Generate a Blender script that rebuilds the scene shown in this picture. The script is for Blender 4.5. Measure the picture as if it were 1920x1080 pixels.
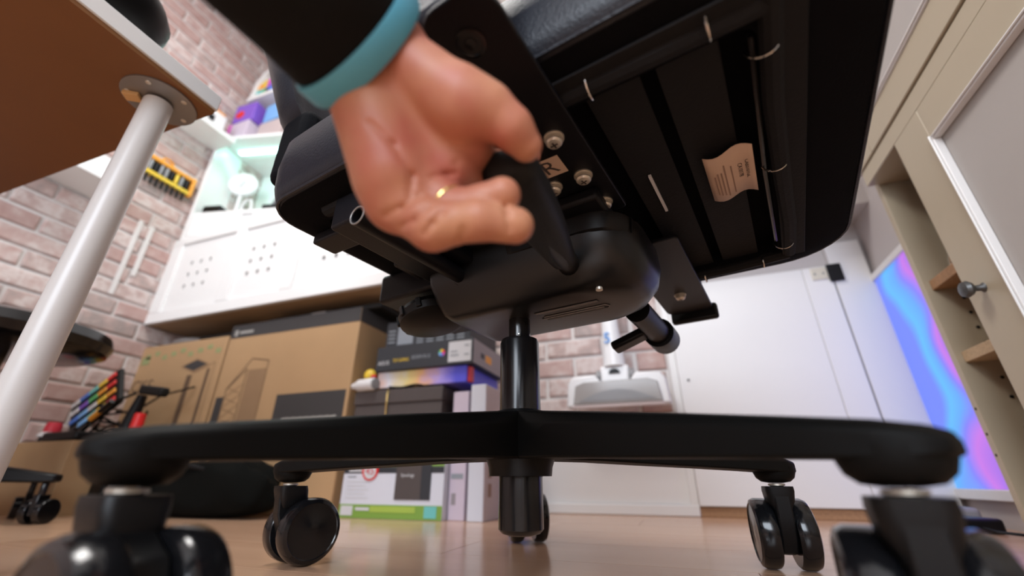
import bpy, math, random
import numpy as np
from mathutils import Matrix, Vector
random.seed(7)
rng = np.random.default_rng(7)
SC = bpy.context.scene
C = SC.collection
for o in list(bpy.data.objects):
    bpy.data.objects.remove(o)
R = math.radians

# ---------------------------------------------------------------- camera
cam = bpy.data.cameras.new('camera')
cam.sensor_width = 36
cam.lens = 790 / 1920 * 36
cam.clip_start = 0.01
cam.dof.use_dof = True
cam.dof.focus_distance = 0.50
cam.dof.aperture_fstop = 2.3
co = bpy.data.objects.new('camera', cam)
C.objects.link(co)
co.location = (0, 0, 0.105)
co.rotation_euler = (R(90 + 24.5), 0, R(20))
SC.camera = co

# ---------------------------------------------------------------- world, lights, exposure
w = bpy.data.worlds.new('world')
SC.world = w
w.use_nodes = True
w.node_tree.nodes['Background'].inputs[0].default_value = (0.72, 0.82, 1.0, 1)
w.node_tree.nodes['Background'].inputs[1].default_value = 1.0
vs = SC.view_settings
vs.view_transform = 'Standard'
vs.look = 'None'
vs.gamma = 1
vs.use_curve_mapping = False
vs.exposure = 0.0

def area(name, loc, rot, sx, sy, power, col):
    l = bpy.data.lights.new(name, 'AREA')
    l.shape = 'RECTANGLE'
    l.size, l.size_y, l.energy, l.color = sx, sy, power, col
    o = bpy.data.objects.new(name, l)
    o.location, o.rotation_euler = loc, rot
    C.objects.link(o)
    return o

# daylight coming in through the window behind the camera
area('window_daylight', (0.0, -2.30, 1.45), (R(90), 0, 0), 1.8, 1.4, 92, (0.82, 0.90, 1.0))
# the ceiling lamp (its housing is built with the room)
area('ceiling_lamp_light', (-0.95, 0.10, 2.66), (0, 0, 0), 0.7, 0.7, 40, (1.0, 0.97, 0.94))

# ---------------------------------------------------------------- helpers
MATS = {}

def mat(name, col, rough=0.5, metal=0.0, spec=0.5, bump=0.0, bscale=60.0, var=0.0, vscale=8.0, coat=0.0,
        emit=None, estr=0.0, sheen=0.0, objvar=0.0, sss=0.0, stretch=None, trans=0.0):
    if name in MATS:
        return MATS[name]
    m = bpy.data.materials.new(name)
    m.use_nodes = True
    nt = m.node_tree
    b = nt.nodes['Principled BSDF']
    I = b.inputs
    c4 = (col[0], col[1], col[2], 1)
    I['Base Color'].default_value = c4
    I['Roughness'].default_value = rough
    I['Metallic'].default_value = metal
    I['Specular IOR Level'].default_value = spec
    I['Coat Weight'].default_value = coat
    if sheen:
        I['Sheen Weight'].default_value = sheen
    if trans:
        I['Transmission Weight'].default_value = trans
    if sss:
        I['Subsurface Weight'].default_value = sss
        I['Subsurface Radius'].default_value = (0.012, 0.005, 0.003)
        I['Subsurface Scale'].default_value = 0.5
    if emit:
        I['Emission Color'].default_value = (*emit, 1)
        I['Emission Strength'].default_value = estr
    L = nt.links.new
    if bump or var or objvar:
        tc = nt.nodes.new('ShaderNodeTexCoord')
        src = tc.outputs['Object']
        if stretch:
            mp = nt.nodes.new('ShaderNodeMapping')
            mp.inputs['Scale'].default_value = stretch
            L(src, mp.inputs[0])
            src = mp.outputs[0]
    if var:
        n = nt.nodes.new('ShaderNodeTexNoise')
        n.inputs['Scale'].default_value = vscale
        n.inputs['Detail'].default_value = 4
        L(src, n.inputs['Vector'])
        mx = nt.nodes.new('ShaderNodeMix')
        mx.data_type = 'RGBA'
        mx.inputs[6].default_value = tuple(max(0, x * (1 - var)) for x in col) + (1,)
        mx.inputs[7].default_value = tuple(min(1, x * (1 + var)) for x in col) + (1,)
        L(n.outputs['Fac'], mx.inputs[0])
        L(mx.outputs[2], I['Base Color'])
    if bump:
        n2 = nt.nodes.new('ShaderNodeTexNoise')
        n2.inputs['Scale'].default_value = bscale
        n2.inputs['Detail'].default_value = 3
        L(src, n2.inputs['Vector'])
        bp = nt.nodes.new('ShaderNodeBump')
        bp.inputs['Strength'].default_value = bump
        bp.inputs['Distance'].default_value = 0.002
        L(n2.outputs['Fac'], bp.inputs['Height'])
        L(bp.outputs[0], I['Normal'])
    MATS[name] = m
    return m

def ramp_mat(name, stops, rough=0.8, scale=6.0, objrand=0.7, bump=0.3, stretch=(1, 1, 1), detail=5.0):
    """colour from a ramp driven by the object's own random number mixed with noise"""
    m = bpy.data.materials.new(name)
    m.use_nodes = True
    nt = m.node_tree
    L = nt.links.new
    b = nt.nodes['Principled BSDF']
    b.inputs['Roughness'].default_value = rough
    oi = nt.nodes.new('ShaderNodeObjectInfo')
    tc = nt.nodes.new('ShaderNodeTexCoord')
    mp = nt.nodes.new('ShaderNodeMapping')
    mp.inputs['Scale'].default_value = stretch
    ge = nt.nodes.new('ShaderNodeNewGeometry')
    L(ge.outputs['Position'], mp.inputs[0])
    off = nt.nodes.new('ShaderNodeVectorMath')
    off.operation = 'ADD'
    L(mp.outputs[0], off.inputs[0])
    cb = nt.nodes.new('ShaderNodeMath')
    cb.operation = 'MULTIPLY'
    cb.inputs[1].default_value = 37.0
    L(oi.outputs['Random'], cb.inputs[0])
    L(cb.outputs[0], off.inputs[1])
    n = nt.nodes.new('ShaderNodeTexNoise')
    n.inputs['Scale'].default_value = scale
    n.inputs['Detail'].default_value = detail
    L(off.outputs[0], n.inputs['Vector'])
    mx = nt.nodes.new('ShaderNodeMix')
    mx.inputs[0].default_value = objrand
    L(n.outputs['Fac'], mx.inputs[2])
    L(oi.outputs['Random'], mx.inputs[3])
    r = nt.nodes.new('ShaderNodeValToRGB')
    e = r.color_ramp.elements
    while len(e) < len(stops):
        e.new(0.5)
    for k, (p, c) in enumerate(stops):
        e[k].position = p
        e[k].color = (*c, 1)
    L(mx.outputs[0], r.inputs[0])
    L(r.outputs[0], b.inputs['Base Color'])
    bp = nt.nodes.new('ShaderNodeBump')
    bp.inputs['Strength'].default_value = bump
    bp.inputs['Distance'].default_value = 0.003
    L(n.outputs['Fac'], bp.inputs['Height'])
    L(bp.outputs[0], b.inputs['Normal'])
    MATS[name] = m
    return m

class MB:
    """collects shapes for ONE mesh"""
    def __init__(self, M=None):
        self.v, self.f, self.M = [], [], M

    def add(self, vs_, fs, M=None):
        k = len(self.v)
        for p in vs_:
            p = Vector(p)
            if M is not None:
                p = M @ p
            if self.M is not None:
                p = self.M @ p
            self.v.append(tuple(p))
        self.f += [tuple(i + k for i in f) for f in fs]
        return self

    def box(self, x0, x1, y0, y1, z0, z1, M=None):
        v = [(x, y, z) for z in (z0, z1) for y in (y0, y1) for x in (x0, x1)]
        return self.add(v, [(0, 2, 3, 1), (4, 5, 7, 6), (0, 1, 5, 4), (2, 6, 7, 3), (0, 4, 6, 2), (1, 3, 7, 5)], M)

    def loft(self, rings, cap=True, closed=False, M=None):
        n = len(rings[0])
        v = [p for r in rings for p in r]
        f = []
        m = len(rings)
        for i in range(m if closed else m - 1):
            a, b = i * n, ((i + 1) % m) * n
            for j in range(n):
                j2 = (j + 1) % n
                f.append((a + j, a + j2, b + j2, b + j))
        if cap and not closed:
            f.append(tuple(range(n - 1, -1, -1)))
            f.append(tuple((m - 1) * n + j for j in range(n)))
        return self.add(v, f, M)

    def cyl(self, p0, p1, r0, r1=None, n=20, cap=True, M=None):
        r1 = r0 if r1 is None else r1
        p0, p1 = Vector(p0), Vector(p1)
        q = (p1 - p0).to_track_quat('Z', 'Y')
        rings = []
        for p, r in ((p0, r0), (p1, r1)):
            rings.append([p + q @ Vector((r * math.cos(2 * math.pi * k / n), r * math.sin(2 * math.pi * k / n), 0)) for k in range(n)])
        return self.loft(rings, cap, M=M)

    def lathe(self, prof, n=24, M=None, cap=True):
        rings = [[(r * math.cos(2 * math.pi * k / n), r * math.sin(2 * math.pi * k / n), z) for k in range(n)] for r, z in prof]
        return self.loft(rings, cap, M=M)

    def tube(self, pts, r, n=10, M=None, closed=False, cap=True):
        pts = [Vector(p) for p in pts]
        rings, m = [], len(pts)
        up = None
        for i, p in enumerate(pts):
            a = pts[(i - 1) % m] if (closed or i > 0) else p
            b = pts[(i + 1) % m] if (closed or i < m - 1) else p
            t = (b - a).normalized()
            if up is None:
                up = t.orthogonal().normalized()
            up = (up - t * up.dot(t)).normalized()
            s = t.cross(up)
            rr = r[i] if isinstance(r, (list, tuple)) else r
            rings.append([p + up * (rr * math.cos(2 * math.pi * k / n)) + s * (rr * math.sin(2 * math.pi * k / n)) for k in range(n)])
        return self.loft(rings, cap, closed, M=M)

    def prism(self, poly, z0, z1, M=None):
        return self.loft([[(x, y, z0) for x, y in poly], [(x, y, z1) for x, y in poly]], M=M)

    def ball(self, c, r, sx=1, sy=1, sz=1, n=16, M=None):
        prof = [(max(1e-4, math.sin(math.pi * k / n)), -math.cos(math.pi * k / n)) for k in range(n + 1)]
        v = [[(c[0] + r * sx * a * math.cos(2 * math.pi * k / n), c[1] + r * sy * a * math.sin(2 * math.pi * k / n), c[2] + r * sz * z) for k in range(n)] for a, z in prof]
        return self.loft(v, M=M)

    def mesh(self, name):
        me = bpy.data.meshes.new(name)
        me.from_pydata(self.v, [], self.f)
        me.update()
        return me

    def build(self, name, m, parent=None, bevel=0.0, seg=2, smooth=35, subsurf=0, label=None):
        return obj(name, self.mesh(name), m, parent, bevel, seg, smooth, subsurf, label)

def obj(name, me, m, parent=None, bevel=0.0, seg=2, smooth=35, subsurf=0, label=None):
    import bmesh
    bm = bmesh.new()
    bm.from_mesh(me)
    bmesh.ops.recalc_face_normals(bm, faces=bm.faces)
    bm.to_mesh(me)
    bm.free()
    me.materials.clear()
    me.materials.append(MATS[m] if isinstance(m, str) else m)
    if smooth:
        me.polygons.foreach_set('use_smooth', [True] * len(me.polygons))
        me.set_sharp_from_angle(angle=R(smooth))
    o = bpy.data.objects.new(name, me)
    C.objects.link(o)
    if parent is not None:
        o.parent = parent
    if bevel:
        b = o.modifiers.new('bevel', 'BEVEL')
        b.width, b.segments, b.limit_method, b.angle_limit = bevel, seg, 'ANGLE', R(30)
        b.harden_normals = False
    if subsurf:
        s = o.modifiers.new('sub', 'SUBSURF')
        s.levels = s.render_levels = subsurf
    if label:
        o['label'] = label
    return o

def thing(name, label, cat, loc=(0, 0, 0), rz=0.0, group=None):
    o = bpy.data.objects.new(name, None)
    o.empty_display_size = 0.02
    C.objects.link(o)
    o.location = loc
    o.rotation_euler = (0, 0, R(rz))
    return tag(o, label, cat, group)

def tag(o, label, cat, group=None):
    o['label'] = label
    o['category'] = cat
    if group:
        o['group'] = group
    return o

def struct(o):
    o['kind'] = 'structure'
    return o

def text(s, size, m, parent, M, name='lettering', extrude=0.0003, sx=1.0):
    cu = bpy.data.curves.new('t', 'FONT')
    cu.body, cu.size, cu.extrude = s, size, extrude
    cu.align_x, cu.align_y = 'CENTER', 'CENTER'
    cu.resolution_u = 2
    t = bpy.data.objects.new('t', cu)
    C.objects.link(t)
    me = bpy.data.meshes.new_from_object(t)
    bpy.data.objects.remove(t)
    me.transform(M @ Matrix.Diagonal((sx, 1, 1, 1)))
    o = bpy.data.objects.new(name, me)
    me.materials.clear()
    me.materials.append(MATS[m])
    C.objects.link(o)
    o.parent = parent
    return o

def rrect(x0, x1, y0, y1, r, n=5):
    """rounded rectangle outline; r a number or four radii (x1y1, x0y1, x0y0, x1y0)"""
    rs = r if isinstance(r, (tuple, list)) else (r,) * 4
    out = []
    for (cx, cy, a), q in zip(((x1, y1, 0), (x0, y1, 90), (x0, y0, 180), (x1, y0, 270)), rs):
        sx = 1 if cx == x1 else -1
        sy = 1 if cy == y1 else -1
        for k in range(n + 1):
            t = R(a + 90 * k / n)
            out.append((cx - sx * q + q * math.cos(t), cy - sy * q + q * math.sin(t)))
    return out

def T(x=0, y=0, z=0):
    return Matrix.Translation((x, y, z))

def RX(a): return Matrix.Rotation(R(a), 4, 'X')
def RY(a): return Matrix.Rotation(R(a), 4, 'Y')
def RZ(a): return Matrix.Rotation(R(a), 4, 'Z')
FRONT = RX(90)          # a text that reads from -Y

# ---------------------------------------------------------------- materials
mat('mortar', (0.70, 0.665, 0.645), 0.9, bump=0.5, bscale=40, var=0.12, vscale=9)
ramp_mat('brick', [(0.0, (0.26, 0.15, 0.13)), (0.22, (0.44, 0.28, 0.25)), (0.40, (0.52, 0.37, 0.34)), (0.52, (0.64, 0.55, 0.52)), (0.60, (0.50, 0.37, 0.34)),
                   (0.75, (0.36, 0.30, 0.28)), (0.88, (0.55, 0.42, 0.39)), (1.0, (0.66, 0.60, 0.57))], 0.85, scale=22, objrand=0.42, bump=0.6)
ramp_mat('plank', [(0.25, (0.50, 0.295, 0.185)), (0.5, (0.57, 0.35, 0.225)), (0.75, (0.63, 0.405, 0.27))], 0.2, scale=2.2, objrand=0.3,
         bump=0.004, stretch=(0.6, 7, 1))
mat('plaster', (0.54, 0.50, 0.49), 0.85, bump=0.1)
mat('ceiling_paint', (0.8, 0.78, 0.75), 0.9)
mat('white_gloss', (0.82, 0.81, 0.80), 0.3)
mat('white_door', (0.78, 0.77, 0.76), 0.42, bump=0.03, bscale=25)
mat('white_lacquer', (0.86, 0.86, 0.85), 0.22)
mat('leg_white', (0.66, 0.64, 0.62), 0.3)
mat('cream', (0.45, 0.38, 0.275), 0.42, var=0.04, vscale=4)
mat('cream_panel', (0.43, 0.395, 0.37), 0.45)
mat('chipboard', (0.50, 0.36, 0.22), 0.75, var=0.3, vscale=180)
mat('chipboard_dark', (0.36, 0.20, 0.10), 0.7, var=0.35, vscale=150)
mat('hardboard', (0.21, 0.085, 0.024), 0.5, var=0.12, vscale=5)
mat('wood_bottom', (0.42, 0.30, 0.18), 0.6, var=0.2, vscale=9, stretch=(0.4, 6, 1))
mat('card', (0.46, 0.29, 0.15), 0.85, var=0.1, vscale=5)
mat('card_print', (0.14, 0.085, 0.05), 0.85)
mat('card_print_soft', (0.30, 0.185, 0.10), 0.85)
mat('card_dark', (0.045, 0.042, 0.043), 0.75)
mat('card_text', (0.35, 0.34, 0.32), 0.8)
mat('print_green', (0.30, 0.33, 0.15), 0.8)
mat('black_plastic', (0.005, 0.005, 0.0055), 0.42, spec=0.25)
mat('housing_plastic', (0.005, 0.005, 0.0055), 0.33, spec=0.45)
mat('base_plastic', (0.004, 0.0038, 0.0035), 0.55, spec=0.12)
mat('black_gloss', (0.006, 0.006, 0.007), 0.16)
mat('black_matte', (0.008, 0.008, 0.008), 0.6, spec=0.3, bump=0.15, bscale=400)
mat('black_steel', (0.005, 0.005, 0.007), 0.45, spec=0.25, bump=0.1, bscale=600)
mat('black_metal', (0.006, 0.006, 0.007), 0.22)
mat('leather', (0.011, 0.013, 0.020), 0.42, spec=0.4, bump=0.25, bscale=350)
mat('fabric', (0.0040, 0.0042, 0.0055), 0.9, bump=0.3, bscale=500, spec=0.08)
mat('fabric_strap', (0.010, 0.010, 0.011), 0.75, spec=0.2, bump=0.3, bscale=300)
mat('steel', (0.72, 0.67, 0.58), 0.42, metal=0.75)
mat('chrome', (0.75, 0.74, 0.72), 0.15, metal=1.0)
mat('dull_metal', (0.32, 0.31, 0.30), 0.5, metal=0.8)
mat('knob_metal', (0.10, 0.10, 0.10), 0.4, metal=0.7)
mat('paper', (0.62, 0.44, 0.33), 0.8)
mat('ink', (0.06, 0.045, 0.04), 0.8)
mat('ink_soft', (0.30, 0.19, 0.14), 0.8)
ramp_mat('skin', [(0.3, (0.56, 0.26, 0.145)), (0.5, (0.50, 0.195, 0.118)), (0.68, (0.46, 0.135, 0.09))], 0.5, scale=26, objrand=0.0, bump=0.12, detail=2.0)
sk_ = MATS['skin'].node_tree.nodes['Principled BSDF'].inputs
sk_['Subsurface Weight'].default_value, sk_['Subsurface Scale'].default_value = 0.12, 0.003
sk_['Subsurface Radius'].default_value = (1.0, 0.4, 0.25)
mat('sleeve', (0.006, 0.006, 0.006), 0.9, bump=0.4, bscale=260, spec=0.2)
mat('band_blue', (0.09, 0.38, 0.54), 0.5)
mat('gold', (0.85, 0.58, 0.22), 0.2, metal=1.0)
mat('white_plastic', (0.80, 0.80, 0.81), 0.3)
mat('grey_plastic', (0.25, 0.25, 0.26), 0.4)
mat('window_grey', (0.34, 0.32, 0.31), 0.2)
mat('blue_mark', (0.05, 0.28, 0.72), 0.5)
mat('box_white', (0.66, 0.68, 0.76), 0.5)
mat('box_lilac', (0.60, 0.52, 0.62), 0.55)
mat('box_side', (0.52, 0.43, 0.42), 0.6)
mat('box_green', (0.20, 0.36, 0.06), 0.5)
mat('box_green2', (0.36, 0.50, 0.08), 0.5)
mat('box_black', (0.028, 0.032, 0.040), 0.5)
mat('box_grey', (0.30, 0.27, 0.29), 0.5)
mat('box_brown', (0.075, 0.060, 0.058), 0.65)
mat('yellow', (0.80, 0.55, 0.05), 0.45)
mat('orange', (0.85, 0.36, 0.04), 0.45)
mat('red', (0.70, 0.02, 0.02), 0.35)
mat('red_soft', (0.55, 0.03, 0.05), 0.4)
mat('blue', (0.07, 0.19, 0.62), 0.45)
mat('light_blue', (0.20, 0.44, 0.80), 0.45)
mat('teal', (0.15, 0.52, 0.50), 0.5)
mat('purple', (0.22, 0.10, 0.55), 0.45)
mat('magenta', (0.65, 0.10, 0.50), 0.45)
mat('pink', (0.80, 0.40, 0.45), 0.5)
mat('green', (0.10, 0.45, 0.15), 0.5)
mat('grey_text', (0.28, 0.31, 0.35), 0.5)
mat('pale_text', (0.62, 0.63, 0.66), 0.5)
mat('tan', (0.70, 0.42, 0.18), 0.6)
mat('aqua_led', (0.5, 1, 0.9), 0.5, emit=(0.35, 1.0, 0.82), estr=14)
mat('cloth_bag', (0.0045, 0.005, 0.0045), 0.95, spec=0.1, bump=0.6, bscale=30)

def gradient_print(name, stops, axis_scale, loc=(0, 0, 0)):
    """flat print: colours running along the box's own X axis"""
    m = bpy.data.materials.new(name)
    m.use_nodes = True
    nt = m.node_tree
    L = nt.links.new
    b = nt.nodes['Principled BSDF']
    b.inputs['Roughness'].default_value = 0.4
    tc = nt.nodes.new('ShaderNodeTexCoord')
    mp = nt.nodes.new('ShaderNodeMapping')
    mp.inputs['Scale'].default_value = (axis_scale, 0, 0)
    mp.inputs['Location'].default_value = loc
    L(tc.outputs['Object'], mp.inputs[0])
    g = nt.nodes.new('ShaderNodeTexGradient')
    L(mp.outputs[0], g.inputs[0])
    n = nt.nodes.new('ShaderNodeTexNoise')
    n.inputs['Scale'].default_value = 25
    L(tc.outputs['Object'], n.inputs['Vector'])
    ma = nt.nodes.new('ShaderNodeMath')
    ma.operation = 'MULTIPLY_ADD'
    ma.inputs[1].default_value = 0.25
    L(n.outputs['Fac'], ma.inputs[0])
    L(g.outputs['Fac'], ma.inputs[2])
    r = nt.nodes.new('ShaderNodeValToRGB')
    e = r.color_ramp.elements
    while len(e) < len(stops):
        e.new(0.5)
    for k, (p, c) in enumerate(stops):
        e[k].position = p
        e[k].color = (*c, 1)
    L(ma.outputs[0], r.inputs[0])
    L(r.outputs[0], b.inputs['Base Color'])
    MATS[name] = m

# the backlit panel: light of changing colours behind a frosted sheet
def glow_mat():
    m = bpy.data.materials.new('glow')
    m.use_nodes = True
    nt = m.node_tree
    L = nt.links.new
    b = nt.nodes['Principled BSDF']
    b.inputs['Base Color'].default_value = (0.04, 0.04, 0.05, 1)
    b.inputs['Roughness'].default_value = 0.6
    tc = nt.nodes.new('ShaderNodeTexCoord')
    n = nt.nodes.new('ShaderNodeTexNoise')
    n.inputs['Scale'].default_value = 5.2
    n.inputs['Detail'].default_value = 0.3
    L(tc.outputs['Object'], n.inputs['Vector'])
    sp_ = nt.nodes.new('ShaderNodeSeparateXYZ')
    L(tc.outputs['Object'], sp_.inputs[0])
    # 0 at the far edge of the sheet, rising towards the cupboard and towards the floor
    m1 = nt.nodes.new('ShaderNodeMath')
    m1.operation = 'MULTIPLY_ADD'
    m1.inputs[1].default_value, m1.inputs[2].default_value = -2.6, 0.56
    L(sp_.outputs[1], m1.inputs[0])
    m2 = nt.nodes.new('ShaderNodeMath')
    m2.operation = 'MULTIPLY_ADD'
    m2.inputs[1].default_value, m2.inputs[2].default_value = 0.75, -0.375
    L(n.outputs['Fac'], m2.inputs[0])
    m3 = nt.nodes.new('ShaderNodeMath')
    m3.operation = 'ADD'
    L(m1.outputs[0], m3.inputs[0])
    L(m2.outputs[0], m3.inputs[1])
    m4 = nt.nodes.new('ShaderNodeMath')
    m4.operation = 'MULTIPLY_ADD'
    m4.inputs[1].default_value = -0.35
    L(sp_.outputs[2], m4.inputs[0])
    L(m3.outputs[0], m4.inputs[2])
    r = nt.nodes.new('ShaderNodeValToRGB')
    e = r.color_ramp.elements
    st = [(0.0, (0.16, 0.24, 0.95)), (0.13, (0.11, 0.50, 1.0)), (0.26, (0.12, 0.40, 1.0)), (0.36, (0.22, 0.22, 0.95)), (0.48, (0.58, 0.18, 0.80)), (0.66, (0.22, 0.14, 0.80))]
    while len(e) < len(st):
        e.new(0.5)
    for k, (p, c) in enumerate(st):
        e[k].position = p
        e[k].color = (*c, 1)
    L(m4.outputs[0], r.inputs[0])
    L(r.outputs[0], b.inputs['Emission Color'])
    b.inputs['Emission Strength'].default_value = 1.0
    MATS['glow'] = m
glow_mat()

# ================================================================ THE ROOM
XL, XR, YB, YF, ZC = -2.24, 1.06, 1.62, -2.35, 2.75
floor = struct(MB().box(XL - .1, XR + .1, YF - .1, YB + .1, -0.06, -0.009).build('floor', 'card_print', smooth=0))
# laminate boards
row, y = 0, YF
while y < YB:
    x = XL - random.uniform(0, 1.1)
    y1 = min(y + 0.19, YB)
    while x < XR:
        xa, xb = max(x, XL), min(x + 1.28, XR)
        if xb - xa > 0.02:
            MB().box(xa + .0006, xb - .0006, y + .0006, y1 - .0006, -0.009, 0).build('plank', 'plank', floor, smooth=0)
        x += 1.28
    y += 0.19
    row += 1
struct(MB().box(XL - .1, XR + .1, YF - .1, YB + .1, ZC, ZC + .08).build('ceiling', 'ceiling_paint', smooth=0))

def brick_mesh(l, hgt, d, seed):
    r_ = random.Random(seed)
    b = MB()
    e = 0.006
    j = lambda: r_.uniform(-.003, .003)
    v = []
    for (dz, ins) in ((0, 0), (d - e, 0), (d, e)):
        for sx, sy in ((-1, -1), (1, -1), (1, 1), (-1, 1)):
            v.append((sx * (l / 2 - ins) + j(), sy * (hgt / 2 - ins) + j() * .7, dz + (j() * .4 if ins else 0)))
    f = [(8, 9, 10, 11)]
    for k in (0, 4):
        for q in range(4):
            f.append((k + q, k + (q + 1) % 4, k + 4 + (q + 1) % 4, k + 4 + q))
    b.add(v, f)
    me = b.mesh('brick')
    me.materials.append(MATS['brick'])
    return me

BRL, BRH = 0.225, 0.076
full = [brick_mesh(BRL - .011, BRH - .011, .009, k) for k in range(6)]
half = [brick_mesh(BRL / 2 - .011, BRH - .011, .009, 20 + k) for k in range(3)]

def brick_wall(wall, M, u0, u1, z0, z1, seen, cut=None):
    """courses of brick on the plane M (local x along the wall, y up, z out of it); those inside `seen` are single objects"""
    rest = MB()
    z, k = z0, 0
    while z < z1 - .01:
        u = u0 - (BRL / 2 if k % 2 else 0)
        while u < u1 - .02:
            a, b = max(u, u0), min(u + BRL, u1)
            if b - a > .05:
                c, zc = (a + b) / 2, z + BRH / 2
                if not (cut and cut(c, zc)):
                    me = (full if b - a > BRL * .75 else half)[random.randrange(3)]
                    if seen(c, zc):
                        o = bpy.data.objects.new('brick', me)
                        C.objects.link(o)
                        o.parent = wall
                        o.matrix_local = M @ T(c, zc, 0)
                    else:
                        h2 = (b - a) / 2 - .006
                        rest.box(-h2, h2, -BRH / 2 + .0055, BRH / 2 - .0055, 0, .009, M=M @ T(c, zc, 0))
            u += BRL
        z += BRH
        k += 1
    if rest.v:
        o = rest.build('brick_courses', 'brick', wall, smooth=0)
        o['kind'] = 'stuff'

wall_left = struct(MB().box(XL - .12, XL, YF, YB + .12, 0, ZC).build('wall_left', 'mortar', smooth=0))
# left wall: local x runs along +Y
ML = Matrix(((0, 0, 1, XL), (1, 0, 0, 0), (0, 1, 0, 0), (0, 0, 0, 1)))
brick_wall(wall_left, ML, YF, YB, 0.0, ZC, lambda u, z: (0.28 < u < 1.2 and 0.25 < z < 1.95) or (0.35 < u < 1.62 and z > 1.95))
wall_back = struct(MB().box(XL, XR + .1, YB, YB + .12, 0, ZC).build('wall_back', 'mortar', smooth=0))
MBK = Matrix(((1, 0, 0, 0), (0, 0, -1, YB), (0, 1, 0, 0), (0, 0, 0, 1)))
brick_wall(wall_back, MBK, XL, 0.02, 0.24, ZC, lambda u, z: -0.62 < u and z < 1.0 or (u < -1.2 and z > 1.7))
# smooth plaster to the right of the bricks, and a painted dado under them
MB().box(0.02, XR, YB - .012, YB, 0, ZC).build('plaster_face', 'plaster', wall_back, smooth=0)
MB().box(-0.75, 0.02, YB - .02, YB, 0.035, 0.26).build('dado_panel', 'white_door', wall_back, smooth=0)
struct(MB().box(-1.3, 0.045, YB - .032, YB, 0, 0.034).build('baseboard_back', 'white_door', bevel=.004))
struct(MB().box(XR, XR + .1, YF, YB, 0, ZC).build('wall_right', 'plaster', smooth=0))
wf = MB()
wf.box(XL, XR, YF - .12, YF, 0, 0.72).box(XL, XR, YF - .12, YF, 2.18, ZC)
wf.box(XL, -.95, YF - .12, YF, .72, 2.18).box(.95, XR, YF - .12, YF, .72, 2.18)
struct(wf.build('wall_front', 'plaster', smooth=0))
struct(MB().box(-.95, -.89, YF - .1, YF - .04, .72, 2.18).box(.89, .95, YF - .1, YF - .04, .72, 2.18).box(-.89, .89, YF - .1, YF - .04, .72, .78)
       .box(-.89, .89, YF - .1, YF - .04, 2.12, 2.18).box(-.03, .03, YF - .1, YF - .04, .78, 2.12).build('window_1', 'white_gloss', smooth=0))
# boxed-in chase on the right that carries the glowing panel
struct(MB().box(0.705, XR, 1.215, YB, 0, ZC).build('wall_chase', 'plaster', smooth=0))
struct(MB().box(0.02, 0.705, 1.46, YB - .012, 0.93, 1.25).build('trim_1', 'plaster', smooth=0))

cl_ = thing('ceiling_lamp', 'square white ceiling lamp above the room', 'lamp', (-0.95, 0.10, 2.67))
MB().box(-.38, .38, -.38, .38, 0, .075).build('housing', 'white_gloss', cl_, bevel=.01)
# low white door of the eaves cupboard
d1 = struct(MB().box(0.045, 0.583, 1.588, 1.606, 0.03, 0.778).build('door_1', 'white_door', bevel=.002))
MB().box(0.502, .582, 1.5825, 1.5879, .031, .777).build('stile', 'white_door', d1, bevel=.0015)
MB().box(0.046, .5005, 1.5835, 1.5879, .031, .777).build('panel', 'white_door', d1, bevel=.0015)
struct(MB().box(.587, .690, 1.583, 1.6078, .0285, .86).build('trim_4', 'white_door', bevel=.001))
h = MB().box(.525, .572, 1.579, 1.5819, .728, .772).build('hinge', 'steel', d1, bevel=.001)
MB().box(.573, .614, 1.574, 1.5815, .716, .778).build('hinge_leaf', 'black_steel', h, bevel=.001)
for x, z in ((.535, .75), (.56, .75)):
    MB().cyl((x, 1.5785, z), (x, 1.579, z), .004, n=10).build('screw', 'dull_metal', h)
MB().cyl((.075, 1.5805, .42), (.075, 1.582, .42), .004, n=10).build('keyhole', 'black_matte', d1)
struct(MB().box(0.02, 0.0445, 1.59, 1.61, 0.03, 0.80).build('trim_2', 'white_door', bevel=.002))
struct(MB().box(0.02, 0.70, 1.594, 1.6078, 0, 0.028).build('trim_3', 'chipboard_dark', bevel=.002))

# glowing panel
gp = thing('light_panel', 'tall backlit panel glowing blue and pink between white door and cupboard', 'light panel', (0.70, 1.40, 0))
MB().box(-.006, 0, -.18, .185, .085, .700).build('diffuser', 'glow', gp, smooth=0)
MB().box(-.014, .004, .185, .199, .06, .722).build('frame_side', 'white_gloss', gp, bevel=.002)
MB().box(-.009, .004, .199, .207, .06, .73).build('frame_side', 'white_gloss', gp, bevel=.002)
MB().box(-.014, .004, -.18, .1849, .7005, .722).build('frame_top', 'white_gloss', gp, bevel=.002)
MB().box(-.014, .004, -.18, .1849, .06, .0845).build('frame_bottom', 'white_gloss', gp, bevel=.002)

# ================================================================ CUPBOARD on the right
cb = thing('cupboard', 'tall cream built-in cupboard with panelled doors on the right', 'cupboard', (0.60, 0.40, 0))
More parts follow.
